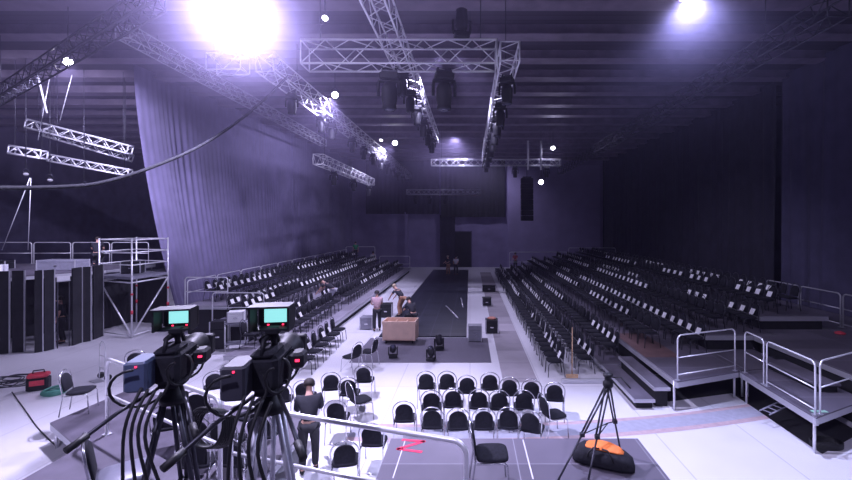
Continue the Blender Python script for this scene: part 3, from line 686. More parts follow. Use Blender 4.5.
MB().box(((b - a).length / 2, .06, .1), ((b - a).length - .08, .03, .2)).build('board', M['white'], t); MB().box(((b - a).length / 2, .04, .02), ((b - a).length - .06, .02, .03)).build('lower_edge', M['alumat'], t)
for x in (.06, (b - a).length - .06): MB().tube([(x, .06, -2.42), (x, .06, 0)], .02, 6).build('upright', M['darktube'], t)
drape('black_backcloth', [(-15.8, 18.0), (-15.65, 19.9), (-13.6, 19.4)], .02, 2.15, M['skirt'], 'black cloth hung behind the scaffold tower below its deck', .03, .4)
# rails on the left deck and small gear
for k in range(4):
    rail((-23.2 + 1.9 * k, 21.0), (-21.4 + 1.9 * k, 21.0), 2.6, 1.05, 'silver guardrail along the far edge of the left deck, ' + ordn(k) + ' from the left', group='guardrails on the left deck')
def case(name, loc, d, rz, m, label, cat='case', lid=True, trim=True):
    t = thing(name, label, cat, loc, rz)
    MB().box((0, 0, d[2] * .36), (d[0], d[1], d[2] * .72), bev=.012).build('body', m, t)
    MB().box((0, 0, d[2] * .865), (d[0] + .008, d[1] + .008, d[2] * .27), bev=.012).build('lid', m, t)
    if trim:
        for sx in (-1, 1):
            for sy in (-1, 1): MB().box((sx * d[0] / 2, sy * d[1] / 2, d[2] / 2), (.035, .035, d[2] + .01)).build('corner_edge', M['alumat'], t)
        MB().box((0, -d[1] / 2 - .012, d[2] * .45), (.14, .02, .05)).build('handle', M['chrome'], t)
    return t
case('flight_case', (-17.3, 18.3, 2.61), (1.6, .7, .42), 0, M['greycase'], 'pale low case on the left deck beside the scaffold tower')
case('flight_case', (-20.2, 18.6, 2.61), (.5, .5, .35), .2, M['black'], 'small black case on the left deck')
case('flight_case', (-18.6, 17.0, 2.61), (.35, .35, .32), .5, M['white'], 'small white box near the edge of the left deck')
# scaffold tower
t = thing('scaffold_tower', 'silver scaffold tower with railed top deck beside the left curtain', 'scaffold', (0, 0, 0))
fp_ = [(-13.45, 17.1), (-12.95, 19.2) if False else (-13.35, 19.0), (-15.2, 19.6), (-15.3, 17.75)]
c = [Vector((x, y, 0)) for x, y in fp_]
for p in c:
    o = MB().tube([(p.x, p.y, 0), (p.x, p.y, 3.95)], .03, 8); st = o.build('post', M['alu'], t)
    MB().tube([(p.x, p.y, .95), (p.x, p.y, 1.1)], .045, 8).tube([(p.x, p.y, 1.7), (p.x, p.y, 1.78)], .045, 8).build('red_collar', M['red'], st)
MB().prism([(p.x, p.y) for p in c], 2.32, 2.42).build('deck', M['greycase'], t)
for z in (3.9, 3.4, 2.9):
    for i in range(4): MB().tube([(c[i].x, c[i].y, z), (c[(i + 1) % 4].x, c[(i + 1) % 4].y, z)], .025, 8).build('guard_rail', M['alu'], t)
for i in range(4): MB().tube([(c[i].x, c[i].y, 2.2), (c[(i + 1) % 4].x, c[(i + 1) % 4].y, 2.2)], .03, 8).build('ledger', M['alu'], t)
for a_, b_ in ((0, 1), (0, 3)): MB().tube([(c[a_].x, c[a_].y, .1), (c[b_].x, c[b_].y, 2.2)], .03, 8).build('brace', M['alu'], t)
for a_, b_ in ((0, 1), (0, 3)): MB().tube([(c[a_].x, c[a_].y, .1), (c[b_].x, c[b_].y, .1)], .025, 8).build('base_tube', M['alu'], t)
case('flight_case', (-14.5, 18.5, 2.44), (.7, .5, .5), .3, M['black'], 'black box on top of the scaffold tower')

# ------------------------------------------------------------------ television cameras and tripods
def tripod(loc, h, spread, rz, label, m, group='tripods', r=.018):
    t = thing('tripod', label, 'tripod', loc, rz)
    for k in range(3):
        a_ = 2 * PI * k / 3 + PI / 2; u = Vector((math.cos(a_), math.sin(a_), 0)); w = Vector((-u.y, u.x, 0))
        top = u * .07 + Vector((0, 0, h)); mid = u * (spread * .52) + Vector((0, 0, h * .48)); ft = u * spread + Vector((0, 0, .03))
        lg = MB().tube([top + w * .035, mid + w * .022], r, 8).tube([top - w * .035, mid - w * .022], r, 8).tube([mid + Vector((0, 0, .04)), ft], r * .85, 8)
        lg.box(tuple(mid), (.08, .08, .06), a_)
        l_ = lg.build('leg', m, t)
        MB().lathe([(.001, .0), (.03, .0), (.034, .02), (.02, .05), (.001, .055)], 10, Matrix.Translation(tuple(u * spread))).build('foot', M['rubber'], l_)
        MB().tube([Vector((0, 0, h * .42)), mid - Vector((0, 0, .03))], r * .55, 6).build('spreader', m, t)
    MB().lathe([(.05, h - .02), (.10, h), (.10, h + .05), (.06, h + .07), (.06, h + .13), (.001, h + .14)], 16).build('bowl_head', M['black'], t)
    return t
def tv_camera(loc, rz, label, boxm):
    """faces +y: lens forward, viewfinder screen towards the operator behind"""
    t = thing('television_camera', label, 'camera', loc, rz)
    b = MB().box((0, .02, .17), (.20, .42, .24), bev=.03).box((0, -.05, .30), (.15, .28, .05), bev=.02).box((.09, .08, .15), (.06, .22, .18), bev=.025).box((0, .05, .025), (.14, .34, .05), bev=.01)
    b.build('body', M['blackcloth'], t)
    MB().box((-.13, -.20, .17), (.15, .26, .22), bev=.015).build('rear_adapter', boxm, t)
    l = MB().lathe([(.07, 0), (.08, .02), (.085, .12), (.10, .15), (.10, .22), (.115, .24), (.12, .30), (.10, .305)], 18, Matrix.Translation((0, .22, .17)) @ Matrix.Rotation(-PI / 2, 4, 'X')).build('lens', M['black'], t)
    MB().box((0, .55, .17), (.25, .09, .18), bev=.01).build('matte_hood', M['black'], l)
    MB().tube([(0, -.18, .30), (0, -.14, .39), (0, .14, .39), (0, .2, .30)], .016, 8).build('handle', M['black'], t)
    MB().box((.17, .10, .19), (.10, .16, .12), bev=.02).build('zoom_unit', M['black'], t)
    MB().box((.18, .016, .20), (.028, .008, .016)).build('tally_light', M['led'], t)
    MB().box((-.12, -.332, .25), (.012, .008, .012)).build('tally_light', M['led'], t)
    v = MB().tube([(.03, 0, .30), (.03, -.02, .42)], .022, 8).box((.03, -.02, .435), (.1, .1, .05), bev=.01).build('viewfinder_mount', M['black'], t)
    hood = MB()
    w, h, dpt, z0 = .25, .17, .17, .53
    hood.box((.03, .06, z0), (w, .05, h), bev=.012)
    hood.box((.03, -.07, z0 + h / 2), (w + .02, dpt, .014)).box((.03 - w / 2, -.06, z0), (.014, dpt - .02, h)).box((.03 + w / 2, -.06, z0), (.014, dpt - .02, h))
    hood.box((.03, -.02, z0 - h / 2), (w, dpt * .6, .014))
    hd = hood.build('viewfinder', M['black'], t)
    MB().box((.03, .029, z0 + .005), (.15, .012, .11)).build('screen', M['screen'], hd)
    MB().box((.03 - .05, .028, z0 - .068), (.012, .01, .008)).box((.03 + .05, .028, z0 - .068), (.012, .01, .008)).build('indicator', M['led'], hd)
    for q, (x0, y0, dx, dz) in enumerate(((-.08, .1, .12, .22), (.02, .2, .12, .26), (.10, -.1, .06, .2), (-.12, -.18, .16, .3))):
        MB().tube([(x0 + dx * math.sin(a_) , y0 - .03 * q + .10 * math.cos(a_ * .5), .24 - dz * math.sin(a_ * .5) ** 2) for a_ in [k * 2 * PI / 18 for k in range(19)]], .010, 6).build('cable_loop', M['rubber'], t)
    MB().tube([(-.05, -.02, .36), (-.05, .30, .40)], .02, 8).tube([(-.05, .12, .38), (-.03, .12, .33)], .01, 6).build('microphone', M['blackcloth'], t)
    for s_ in (-1, 1):
        pb = MB().tube([(s_ * .08, -.08, .0), (s_ * .22, -.35, -.06), (s_ * .36, -.62, -.16)], .014, 8).build('pan_bar', M['darktube'], t)
        MB().tube([(s_ * .31, -.53, -.127), (s_ * .37, -.64, -.166)], .024, 8).build('grip', M['rubber'], pb)
    return t
CA = Q(174, 384, 3.45); CB = Q(270, 391, 3.05)
tripod((CA.x, CA.y, 1.6), CA.z - 1.6 - .14, .46, .3, 'black tripod under the first television camera, on the high platform', M['darktube'])
tv_camera((CA.x, CA.y, CA.z + .002), .25, 'black television camera with blue-grey rear box, left of the two', M['bluegrey'])
tripod((CB.x, CB.y, 1.6), CB.z - 1.6 - .14, .40, .5, 'black tripod under the second television camera, at the rail gap', M['alumat'])
tv_camera((CB.x, CB.y, CB.z + .002), .15, 'black television camera with larger lit screen, right of the two', mat('dark_grey_casing', (.045, .045, .06), .55, spec=.3))
# cable bundles hanging from the cameras
def cable(pts, r, label, m=None, name='camera_cable'):
    pts = [Vector(p) for p in pts]; sm = []
    for i in range(len(pts) - 1):
        p0 = pts[max(0, i - 1)]; p1 = pts[i]; p2 = pts[i + 1]; p3 = pts[min(len(pts) - 1, i + 2)]
        for k in range(6):
            u = k / 6; sm.append(.5 * ((2 * p1) + (p2 - p0) * u + (2 * p0 - 5 * p1 + 4 * p2 - p3) * u * u + (3 * p1 - p0 - 3 * p2 + p3) * u ** 3))
    sm.append(pts[-1]); return tag(MB().tube(sm, r, 7).build(name, m or M['rubber']), label, 'cable')
for k, C in enumerate((CA, CB)):
    w = ['first', 'second'][k]
    for j in range(4):
        dx = .0 + .07 * j; dy = -.40 - .03 * j
        cable([(C.x + dx, C.y + dy + .06, C.z + .10), (C.x + dx - .02, C.y + dy - .07, C.z - .15), (C.x + dx + .06 * (j - 1), C.y + dy - .05, C.z - .7), (C.x + dx + .1 * (j - 1.5), C.y + dy - .1, 1.74), (C.x + dx + .12 * (j - 1), C.y + dy - .35, 1.64)], .011,
              'black cable hanging behind the %s television camera, %s from the left' % (w, ordn(j)))
# coiled cable bundle on the rail between the cameras
o = MB()
for k in range(6):
    o.tube([(.17 * math.cos(a_) + .01 * k, .02 * k + .02 * math.sin(3 * a_), .20 * math.sin(a_) - .01 * k) for a_ in [i * 2 * PI / 22 for i in range(22)]], .013, 6, True)
q = Q(205, 428, 4.1); tag(o.build('cable_bundle', M['rubber'], loc=q), 'coiled black cable bundle hanging on the guardrail between the cameras', 'cable')

# small tripod and bag on the front platform
tp = thing('tripod', 'empty black tripod standing on the front platform by the orange bag', 'tripod', (0, 0, 0))
top = Q(608, 384, 6.35)
for k, (px, py) in enumerate([(556, 486), (621, 455), (586, 492)]):
    ft = P(px, py, 1.0); mid = top.lerp(ft, .52) ; d_ = (ft - top).normalized(); w = d_.cross(Vector((0, 0, 1))).normalized()
    l_ = MB().tube([top + w * .03 + d_ * .05, mid + w * .02], .014, 8).tube([top - w * .03 + d_ * .05, mid - w * .02], .014, 8).tube([mid - d_ * .04, ft + Vector((0, 0, .02))], .014, 8).box(tuple(mid), (.06, .06, .05)).build('leg', M['darktube'], tp)
    MB().lathe([(.001, .0), (.028, .0), (.03, .02), (.001, .045)], 10, Matrix.Translation(ft)).build('foot', M['rubber'], l_)
    MB().tube([top.lerp(Vector((top.x, top.y, 1)), .5), mid], .008, 6).build('spreader', M['darktube'], tp)
MB().lathe([(.05, -.06), (.075, -.02), (.075, .03), (.05, .05), (.05, .1), (.07, .12), (.07, .15), (.001, .155)], 14, Matrix.Translation(top)).build('head', M['black'], tp)
MB().tube([top + Vector((.05, 0, .1)), top + Vector((.16, -.1, .13)), top + Vector((.22, -.3, .05))], .011, 6).build('pan_bar', M['black'], tp)
bp = P(604, 470, 1.0)
t = thing('kit_bag', 'soft black bag with bright orange top beside the empty tripod', 'bag', (bp.x + .03, bp.y + .15, 1.0), math.radians(-27))
def blob(prof_x, ws, hs, n=16, sq=.7):
    v = []; f = []
    for x, w, h in zip(prof_x, ws, hs):
        for k in range(n):
            a_ = 2 * PI * k / n; c, s_ = math.cos(a_), math.sin(a_)
            v.append((x, w * math.copysign(abs(c) ** sq, c), h / 2 + h / 2 * math.copysign(abs(s_) ** sq, s_)))
    for i in range(len(prof_x) - 1):
        for k in range(n): f.append((i * n + k, (i + 1) * n + k, (i + 1) * n + (k + 1) % n, i * n + (k + 1) % n))
    f += [tuple(range(n)), tuple(reversed(range((len(prof_x) - 1) * n, len(prof_x) * n)))]
    return MB().add(v, f, True)
blob([-.43, -.40, -.3, -.1, .1, .28, .40, .44], [.07, .15, .20, .22, .21, .19, .13, .05], [.08, .17, .24, .27, .26, .23, .17, .08]).build('body', M['blackcloth'], t)
b = blob([-.27, -.22, -.08, .08, .22, .29], [.04, .11, .15, .145, .11, .04], [.012, .03, .045, .04, .03, .012]); 
b.v = [(x, y + .01, z + .245 - .10 * x * x * 3) for x, y, z in b.v]; b.build('orange_top', M['orange'], t)
for s_ in (-1, 1): MB().tube([(s_ * .18, -.2, .16), (s_ * .16, -.235, .24), (s_ * .1, -.2, .31), (s_ * .02, -.17, .30)], .012, 6).build('strap', M['rubber'], t)

# ------------------------------------------------------------------ things by the runway
p = P(399, 345, 0); cw, cdp, ch = 1.25, .75, .72
t = thing('wooden_crate', 'open pale wooden crate on casters at the runway end', 'crate', (p.x, p.y + .45, .013), math.radians(-3))
zb = .13
MB().box((0, 0, zb + .02), (cw, cdp, .04)).build('floor_board', M['wood'], t)
for s_ in (-1, 1):
    MB().box((0, s_ * (cdp / 2 - .015), zb + ch / 2), (cw, .03, ch)).build('side_board', M['wood'], t)
    MB().box((s_ * (cw / 2 - .015), 0, zb + ch / 2), (.03, cdp - .06, ch)).build('end_board', M['wood'], t)
for x in (-.2, .21): MB().box((x, 0, zb + ch / 2 - .03), (.025, cdp - .062, ch - .1)).build('divider', M['wood'], t)
MB().box((0, -cdp / 2 - .012, zb + ch - .05), (cw + .04, .024, .10)).box((-cw / 2 + .04, -cdp / 2 - .012, zb + ch / 2), (.07, .022, ch)).box((cw / 2 - .04, -cdp / 2 - .012, zb + ch / 2), (.07, .022, ch)).build('batten', M['wood'], t)
for sx in (-1, 1):
    for sy in (-1, 1): MB().lathe([(.001, -.02), (.055, -.02), (.055, .02), (.001, .02)], 12, Matrix.Translation((sx * (cw / 2 - .12), sy * (cdp / 2 - .12), .055)) @ Matrix.Rotation(PI / 2, 4, 'Y')).box((sx * (cw / 2 - .12), sy * (cdp / 2 - .12), .115), (.08, .05, .03)).build('caster', M['rubber'], t)
def cs(px, py, d, rz, m, label):
    p = P(px, py, 0); return case('flight_case', (p.x, p.y + d[1] / 2, .02), d, rz, m, label)
cs(366, 330, (.5, .5, .52), 0, M['greycase'], 'grey case with handle standing left of the wooden crate')
cs(475, 342, (.5, .4, .60), 0, M['greycase'], 'grey upright case at the near right corner of the runway')
cs(492, 334, (.5, .5, .55), 0, M['black'], 'black case under an orange cloth, right of the runway')
p = P(492, 334, 0); o = MB().lathe([(.001, 0), (.18, 0), (.2, .03), (.12, .07), (.001, .09)], 10); tag(o.build('orange_cloth', mat('dull_orange_cloth', (.5, .22, .16), .8, noise=.2), loc=(p.x, p.y + .25, .58)), 'dull orange cloth on top of the black case', 'cloth')
cs(385, 318, (.6, .5, .65), .1, M['black'], 'black case behind the standing bare-armed person')
cs(487, 306, (.5, .5, .42), 0, M['black'], 'black case further up beside the runway')
cs(489, 292, (.9, .5, .4), 0, M['black'], 'wide black case far up the right side of the runway')
def floor_light(px, py, rz, label, tilt=.6, s=1.0):
    p = P(px, py, 0); t = thing('floor_stage_light', label, 'stage light', (p.x, p.y, .013), rz)
    MB().box((0, 0, .07 * s), (.40 * s, .34 * s, .14 * s), bev=.02).build('base', M['black'], t)
    MB().box((-.20 * s, 0, .32 * s), (.05 * s, .10 * s, .40 * s), bev=.01).box((.20 * s, 0, .32 * s), (.05 * s, .10 * s, .40 * s), bev=.01).box((0, 0, .145 * s), (.44 * s, .10 * s, .03)).build('yoke', M['black'], t)
    R = Matrix.Translation((0, 0, .42 * s)) @ Matrix.Rotation(tilt, 4, 'X')
    h = MB().lathe([(.06 * s, -.22 * s), (.13 * s, -.2 * s), (.16 * s, -.05 * s), (.15 * s, .12 * s), (.13 * s, .24 * s), (.11 * s, .245 * s)], 16, R).build('head', M['black'], t)
    MB().lathe([(.001, .235 * s), (.11 * s, .25 * s), (.06 * s, .26 * s), (.001, .265 * s)], 14, R).build('lens', M['glass'], h)
    return t
floor_light(393, 358, .2, 'black stage light standing in front of the wooden crate', .9, .72)
floor_light(431, 361, -.2, 'black stage light on the near edge of the grey carpet', .5, .72)
floor_light(439, 350, .4, 'second black stage light behind another on the grey carpet', -.4, .8)
for k, (a_, b_) in enumerate([((446, 306), (458, 318)), ((461, 298), (463, 307))]):
    A, B = P(*a_, .1), P(*b_, .1); tag(MB().tube([A, B], .035, 8).build('loose_tube', M['alumat']), ['long pale tube lying slanted on the black runway', 'short pale tube lying further up the runway'][k], 'tube')
# broom at the corner of the right floor chairs
t = thing('broom', 'upright wooden-handled broom at the near end of the right floor chairs', 'broom', P(572, 378, 0))
MB().tube([(0, 0, .1), (.06, .2, 1.45)], .016, 8).build('handle', M['bark'], t)
MB().box((0, 0, .08), (.36, .07, .06), bev=.01).box((0, -.01, .03), (.34, .05, .055)).build('brush', M['bark'], t)
tag(MB().box((4.45 - 1.2, 12.25, .06), (1.3, .14, .12), bev=.02).build('bench_box', M['alumat']), 'low pale bar lying on the floor before the right chairs', 'bar')

# ------------------------------------------------------------------ things on the left floor
p = P(35, 391, 0); t = thing('tool_box', 'red and black tool case standing on the white floor at left', 'tool box', (p.x, p.y + .1, 0), .5)
MB().box((0, 0, .17), (.46, .28, .34), bev=.03).build('body', M['black'], t)
MB().box((0, 0, .40), (.44, .26, .12), bev=.03).build('lid', M['red'], t)
MB().tube([(-.12, 0, .455), (-.11, 0, .53), (.11, 0, .53), (.12, 0, .455)], .018, 8).build('handle', M['black'], t)
MB().box((0, -.145, .22), (.3, .012, .14)).build('red_label', M['red'], t)
o = MB()
for k in range(5): o.tube([((.26 + .02 * math.sin(k)) * math.cos(a_) + .02 * k, (.20 + .015 * k) * math.sin(a_), .02 + .03 * k + .01 * math.sin(2 * a_ + k)) for a_ in [i * 2 * PI / 28 for i in range(28)]], .018, 6, True)
p = P(53, 394, 0); tag(o.build('cable_coil', M['green'], loc=(p.x, p.y, .002)), 'green coiled cable beside the red tool case', 'cable')
o = MB(); rr = random.Random(3)
for k in range(7):
    cx, cy2, r_ = rr.uniform(-.4, .4), rr.uniform(-.5, .5), rr.uniform(.25, .5)
    o.tube([(cx + r_ * math.cos(a_), cy2 + r_ * .8 * math.sin(a_), .02 + .018 * k + .012 * math.sin(3 * a_)) for a_ in [i * 2 * PI / 24 for i in range(24)]], .014, 6, True)
p = P(8, 386, 0); tag(o.build('cable_tangle', M['darktube'], loc=(p.x, p.y, .0)), 'tangle of dark cables on the white floor at far left', 'cable')
cable([P(12, 392, .012), P(25, 410, .012), P(38, 428, .012), P(56, 446, .012)], .012, 'thin dark cable running across the white floor to the low platform', name='floor_cable')
t = thing('hand_truck', 'silver tube hand truck standing behind the low platform', 'hand truck', P(102, 380, .0), -.5)
MB().tube([(-.17, 0, .05), (-.17, .02, .95)] + arc((0, .02, .95), .17, PI, 0, 8) + [(.17, 0, .05)], .016, 8).build('frame', M['alu'], t)
for z in (.35, .7): MB().tube([(-.17, .01, z), (.17, .01, z)], .012, 8).build('cross_bar', M['alu'], t)
MB().box((0, -.12, .012), (.36, .22, .015)).build('toe_plate', M['alumat'], t)
for s_ in (-1, 1): MB().lathe([(.001, -.02), (.09, -.02), (.09, .02), (.001, .02)], 14, Matrix.Translation((s_ * .21, .06, .092)) @ Matrix.Rotation(PI / 2, 4, 'Y')).build('wheel', M['rubber'], t)
# equipment cart by the left stand
p = P(232, 352, 0); t = thing('equipment_cart', 'small steel cart with pale monitor box before the left stand', 'cart', (p.x, p.y + .3, 0), .3)
for sx in (-1, 1):
    for sy in (-1, 1): MB().tube([(sx * .32, sy * .22, .0), (sx * .32, sy * .22, 1.0)], .016, 8).build('leg', M['alu'], t)
for z in (.25, .98): MB().box((0, 0, z), (.7, .5, .03)).build('shelf', M['greycase'], t)
case('monitor_box', (p.x, p.y + .3, 1.015), (.5, .4, .38), .3, M['white'], 'pale box standing on the steel cart by the left stand', 'box')
case('equipment_rack', (p.x - .75, p.y + .55, 0), (.5, .5, 1.0), .2, M['black'], 'black equipment rack left of the steel cart, before the left stand', 'rack')

# ------------------------------------------------------------------ people
def skin_mesh(verts, edges, rad, root, sub=1):
    me = bpy.data.meshes.new('tmp'); me.from_pydata([tuple(v) for v in verts], edges, [])
    o = bpy.data.objects.new('tmp', me); COL.objects.link(o)
    o.modifiers.new('s', 'SKIN'); 
    if sub: u = o.modifiers.new('u', 'SUBSURF'); u.levels = sub; u.render_levels = sub
    for i, r in enumerate(rad):
        sv = me.skin_vertices[0].data[i]; sv.radius = (r, r) if not isinstance(r, tuple) else r; sv.use_root = (i == root)
    dg = bpy.context.evaluated_depsgraph_get(); dg.update()
    out = bpy.data.meshes.new_from_object(o.evaluated_get(dg))
    bpy.data.objects.remove(o); out.polygons.foreach_set('use_smooth', [True] * len(out.polygons)); return out
def person(label, loc, rz, bend=0.0, arms='down', top='tshirt_dark', legs='trousers_black', hair='hair', crouch=0.0, sc=1.0, stride=.05, longsl=False, sleeves=True):
    t = thing('person', label, 'person', loc, rz)
    J = {}
    hz = .93 - crouch * .42; hy = -.12 * crouch - .22 * math.sin(bend)
    J['pel'] = Vector((0, hy, hz)); 
    def up(x, y, z):   # upper body point relative to the pelvis, bent forward
        v = Vector((x, y, z)); c, s_ = math.cos(bend), math.sin(bend)
        return J['pel'] + Vector((v.x, v.y * c + v.z * s_, v.z * c - v.y * s_))
    J['wai'] = up(0, 0, .16); J['che'] = up(0, .01, .36); J['nk'] = up(0, 0, .53); J['hd'] = up(0, .03, .64); J['ht'] = up(0, .03, .75)
    if bend > .6: J['hd'] = J['nk'] + (J['hd'] - J['nk']) * 1.0 + Vector((0, .03, .03)); J['ht'] = J['ht'] + Vector((0, .02, .05))
    for s_, n_ in ((-1, 'l'), (1, 'r')):
        J['sh' + n_] = up(s_ * .185, 0, .46)
        if arms == 'down':
            e = J['sh' + n_] + Vector((s_ * .05, .02, -.28)); w_ = e + Vector((s_ * .01, .08, -.24))
        elif arms == 'front':
            e = J['sh' + n_] + Vector((s_ * .03, .10, -.25)); w_ = e + Vector((-s_ * .06, .22, -.06))
        elif arms == 'reach':
            e = J['sh' + n_] + Vector((s_ * .03, .18, -.20)); w_ = e + Vector((-s_ * .03, .16, -.19))
        elif arms == 'knees':
            e = J['sh' + n_] + Vector((s_ * .06, .12, -.24)); w_ = e + Vector((-s_ * .1, .2, -.05))
        J['el' + n_] = e; J['wr' + n_] = w_; hd_ = (w_ - e).normalized(); J['pa' + n_] = w_ + hd_ * .07
        J['hip' + n_] = J['pel'] + Vector((s_ * .09, 0, -.05))
        J['kn' + n_] = Vector((s_ * (.11 + .05 * crouch), .03 + .34 * crouch + s_ * stride * .5, .49 - .05 * crouch)); J['an' + n_] = Vector((s_ * .11, -.03 + s_ * stride, .09)); J['to' + n_] = J['an' + n_] + Vector((s_ * .02, .17, -.05))
    V = []; E = []; R = []; idx = {}
    def vert(k, v, r): idx[k] = len(V); V.append(v * sc); R.append((r[0] * sc, r[1] * sc) if isinstance(r, tuple) else r * sc); return idx[k]
    def link(a, b): E.append((idx[a], idx[b]))
    vert('pel', J['pel'], (.11, .08)); vert('wai', J['wai'], (.10, .07)); vert('che', J['che'], (.11, .07)); vert('nk', J['nk'], .055); vert('hd', J['hd'], (.078, .092)); vert('ht', J['ht'], (.06, .07))
    for a, b in (('pel', 'wai'), ('wai', 'che'), ('che', 'nk'), ('nk', 'hd'), ('hd', 'ht')): link(a, b)
    fw = up(0, 1, 0) - up(0, 0, 0)
    vert('nose', J['hd'] + fw * .105 + Vector((0, 0, .0)), .014); link('hd', 'nose')
    for s_, n_ in ((-1, 'l'), (1, 'r')):
        for k, r in (('sh', .062), ('el', .043), ('wr', .030), ('pa', (.038, .02))): vert(k + n_, J[k + n_], r)
        link('che', 'sh' + n_); link('sh' + n_, 'el' + n_); link('el' + n_, 'wr' + n_); link('wr' + n_, 'pa' + n_)
        hd_ = (J['pa' + n_] - J['wr' + n_]).normalized(); sd = hd_.cross(Vector((0, 0, 1)));
        sd = sd.normalized() if sd.length > .2 else Vector((0, 1, 0))
        dn = hd_.cross(sd).normalized()
        for q, (o_, ln) in enumerate(((-.028, .065), (-.010, .078), (.010, .072), (.027, .055))):
            a = J['pa' + n_] + sd * o_ + hd_ * .03; vert('f%d%s' % (q, n_), a + hd_ * ln * .5, .009); vert('g%d%s' % (q, n_), a + hd_ * ln + dn * .02, .007)
            link('pa' + n_, 'f%d%s' % (q, n_)); link('f%d%s' % (q, n_), 'g%d%s' % (q, n_))
        vert('th' + n_, J['pa' + n_] + sd * (-.05) - hd_ * .01, .010); link('pa' + n_, 'th' + n_)
        for k, r in (('hip', .088), ('kn', .058), ('an', .040), ('to', .035)): vert(k + n_, J[k + n_], r)
        link('pel', 'hip' + n_); link('hip' + n_, 'kn' + n_); link('kn' + n_, 'an' + n_); link('an' + n_, 'to' + n_)
    def put(name, me, m, par=t):
        me.materials.clear(); me.materials.append(m); o = bpy.data.objects.new(name, me); COL.objects.link(o); o.parent = par; return o
    put('body', skin_mesh(V, E, R, 0), M['skin'])
    def garment(name, keys, links, m, extra=.018):
        ks = list(keys); ex = lambda k: (.05 if k in ('pel', 'wai', 'che') and name != 'trousers' else .032 if k == 'col' else extra); put(name, skin_mesh([J[k] * sc for k in ks], [(ks.index(a), ks.index(b)) for a, b in links], [((R[idx[k]][0] + ex(k), R[idx[k]][1] + ex(k)) if isinstance(R[idx[k]], tuple) else R[idx[k]] + ex(k)) if k in idx else .07 for k in ks], 0), m)
    J['col'] = J['che'].lerp(J['nk'], .62); idx['col'] = idx['nk']
    J['ell2'] = J['shl'].lerp(J['ell'], .75); J['elr2'] = J['shr'].lerp(J['elr'], .75)
    for n_ in 'lr': J['cuf' + n_] = J['el' + n_].lerp(J['wr' + n_], .92); idx['cuf' + n_] = idx['wr' + n_]
    for k in ('ell2', 'elr2'): idx[k] = idx['ell']
    if longsl: garment('jacket', ['pel', 'wai', 'che', 'col', 'shl', 'shr', 'ell', 'elr', 'cufl', 'cufr'], [('che', 'col'), ('pel', 'wai'), ('wai', 'che'), ('che', 'shl'), ('che', 'shr'), ('shl', 'ell'), ('shr', 'elr'), ('ell', 'cufl'), ('elr', 'cufr')], M[top])
    elif sleeves: garment('shirt', ['pel', 'wai', 'che', 'col', 'shl', 'shr', 'ell2', 'elr2'], [('che', 'col'), ('pel', 'wai'), ('wai', 'che'), ('che', 'shl'), ('che', 'shr'), ('shl', 'ell2'), ('shr', 'elr2')], M[top])
    garment('trousers', ['pel', 'hipl', 'hipr', 'knl', 'knr', 'anl', 'anr'], [('pel', 'hipl'), ('pel', 'hipr'), ('hipl', 'knl'), ('hipr', 'knr'), ('knl', 'anl'), ('knr', 'anr')], M[legs], .024)
    for n_ in 'lr':
        ks = ['an' + n_, 'to' + n_]
        put('shoe', skin_mesh([J[ks[0]] * sc - Vector((0, .03, .03)), J[ks[1]] * sc], [(0, 1)], [.052, .042], 0), M['black'])
    ax = (J['ht'] - J['hd']).normalized(); c = (J['hd'].lerp(J['ht'], .45) - fw * .018) * sc
    Rm = Matrix.Translation(c) @ ax.to_track_quat('Z', 'Y').to_matrix().to_4x4()
    MB().lathe([(.10 * sc, -.035 * sc), (.108 * sc, .0), (.10 * sc, .05 * sc), (.075 * sc, .09 * sc), (.04 * sc, .108 * sc), (.002, .112 * sc)], 14, Rm).build('hair', M[hair], t)
    ey = MB()
    for s_ in (-1, 1): ey.lathe([(.001, -.012), (.010, -.006), (.012, 0), (.010, .006), (.001, .012)], 8, Matrix.Translation((J['hd'] + fw * .092 + Vector((s_ * .033, 0, .025))) * sc))
    ey.build('eyes', M['black'], t)
    return t
def pp(px, py, z): p = P(px, py, z); return (p.x, p.y, z)
person('dark-clothed person bending over beyond the right guardrail of the camera platform', pp(309, 472, 0), .35, .55, 'front', 'tshirt_dark', 'trousers_black', longsl=True)
person('pale-shirted person in black trousers standing beside the wooden crate', pp(377, 331, 0), .3, .15, 'front', 'tshirt_pink', 'trousers_black')
person('person in dark top and brown trousers leaning over near the left stand', pp(400, 316, .06), 1.0, .8, 'reach', 'tshirt_dark', 'trousers_brown', 'blond')
person('crouching person all in dark clothes behind the wooden crate', pp(411, 326, .06), .6, .7, 'knees', 'tshirt_dark', 'trousers_black', crouch=.8)
person('bending person in grey trousers working on the left stand chairs', (-6.9, 21.2, .403), 1.5, 1.0, 'reach', 'tshirt_dark', 'trousers_grey', sc=1.02)
person('person in green shirt at the top of the left stand', (-10.85, 40.9 - .1, 1.2), .4, 0, 'down', 'tshirt_green', 'trousers_black')
person('person in white shirt standing at the far top corner of the left stand', (-9.6, 42.6, 0), .2, 0, 'down', 'tshirt_white', 'trousers_grey', sc=1.1)
person('person in dark clothes at the far end of the runway, left of a pair', (-1.95, 38.5, .06), 2.4, .1, 'front', 'tshirt_dark', 'trousers_brown', 'blond')
person('person in pale shirt at the far end of the runway, right of a pair', (-1.25, 38.2, .06), 3.0, .1, 'front', 'tshirt_white', 'trousers_black')
person('person in dark red shirt standing far off at the right stand corner', (4.45, 42.2, .0), 2.6, 0, 'front', 'shirt_red', 'trousers_black', sc=1.05)
person('dark-clothed person standing in the doorway between the black panels', pp(62, 343, 0), 2.2, .1, 'down', 'tshirt_dark', 'trousers_black', sc=1.05)
person('small far person standing on the left deck near the guardrails', (-17.5, 20.2, 2.6), .5, .3, 'front', 'tshirt_dark', 'trousers_black', crouch=.8)

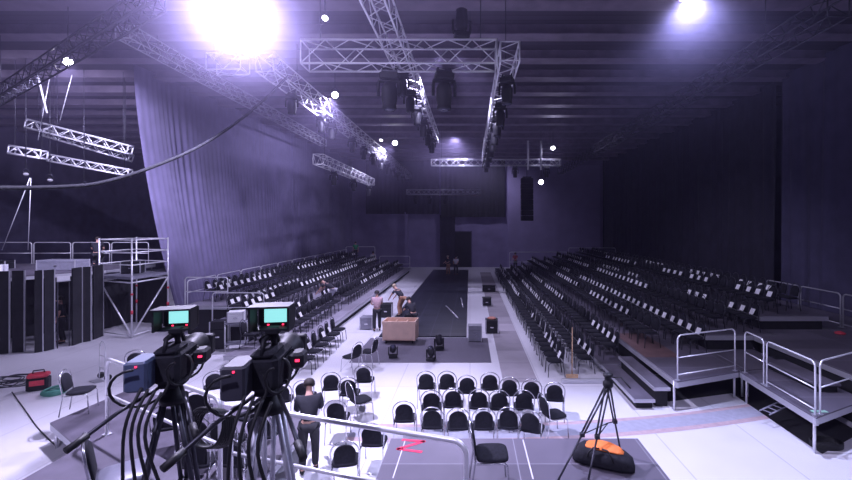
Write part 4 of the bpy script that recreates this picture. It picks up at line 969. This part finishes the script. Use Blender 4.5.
# ------------------------------------------------------------------ haze and picture settings
w = bpy.data.worlds.new('hall_air'); S.world = w; w.use_nodes = True
nt = w.node_tree; nt.nodes['Background'].inputs['Color'].default_value = (0, 0, 0, 1)
vs = nt.nodes.new('ShaderNodeVolumeScatter'); vs.inputs['Color'].default_value = (0.70, 0.62, 1.0, 1); vs.inputs['Anisotropy'].default_value = 0.5
def node(t, **k):
    n = nt.nodes.new(t)
    for a, b in k.items(): setattr(n, a, b)
    return n
def maprange(src, f0, f1, t0, t1, smooth=True):
    n = node('ShaderNodeMapRange', interpolation_type='SMOOTHSTEP' if smooth else 'LINEAR')
    for k_, v_ in zip(('From Min', 'From Max', 'To Min', 'To Max'), (f0, f1, t0, t1)): n.inputs[k_].default_value = v_
    nt.links.new(src, n.inputs['Value']); return n.outputs['Result']
def math_(op, a, b):
    n = node('ShaderNodeMath', operation=op)
    for k_, v_ in enumerate((a, b)):
        if isinstance(v_, (int, float)): n.inputs[k_].default_value = v_
        else: nt.links.new(v_, n.inputs[k_])
    return n.outputs[0]
geo_ = node('ShaderNodeNewGeometry'); sx_ = node('ShaderNodeSeparateXYZ'); nt.links.new(geo_.outputs['Position'], sx_.inputs[0])
rise = math_('MULTIPLY', maprange(sx_.outputs['Z'], 5.2, 9.0, .0, .007), maprange(sx_.outputs['X'], -2.0, 8.0, 1.0, .03))   # warm smoke gathers under the roof; thinned rightwards to keep that side dark
def glow_haze(c, r, dens):  # extra haze added round a floodlight to widen its glow
    d_ = node('ShaderNodeVectorMath', operation='DISTANCE'); nt.links.new(geo_.outputs['Position'], d_.inputs[0]); d_.inputs[1].default_value = c
    return maprange(d_.outputs['Value'], 0, r, dens, 0)
tot_ = math_('ADD', math_('ADD', rise, .0006), math_('ADD', glow_haze(tuple(Q(240, 6, 9.0)), 2.6, .05), glow_haze(tuple(Q(688, -6, 9.6)), 2.4, .03)))
nt.links.new(tot_, vs.inputs['Density'])
nt.links.new(vs.outputs['Volume'], nt.nodes['World Output'].inputs['Volume'])
w.cycles.volume_step_size = 1.5; S.cycles.volume_max_steps = 40
S.cycles.use_denoising = True
S.cycles.max_bounces = 6; S.cycles.diffuse_bounces = 4; S.cycles.glossy_bounces = 3; S.cycles.volume_bounces = 1
S.cycles.sample_clamp_indirect = 4.0
S.view_settings.view_transform = 'Standard'; S.view_settings.look = 'None'; S.view_settings.gamma = 1.0; S.view_settings.use_curve_mapping = False
S.view_settings.exposure = 0.0
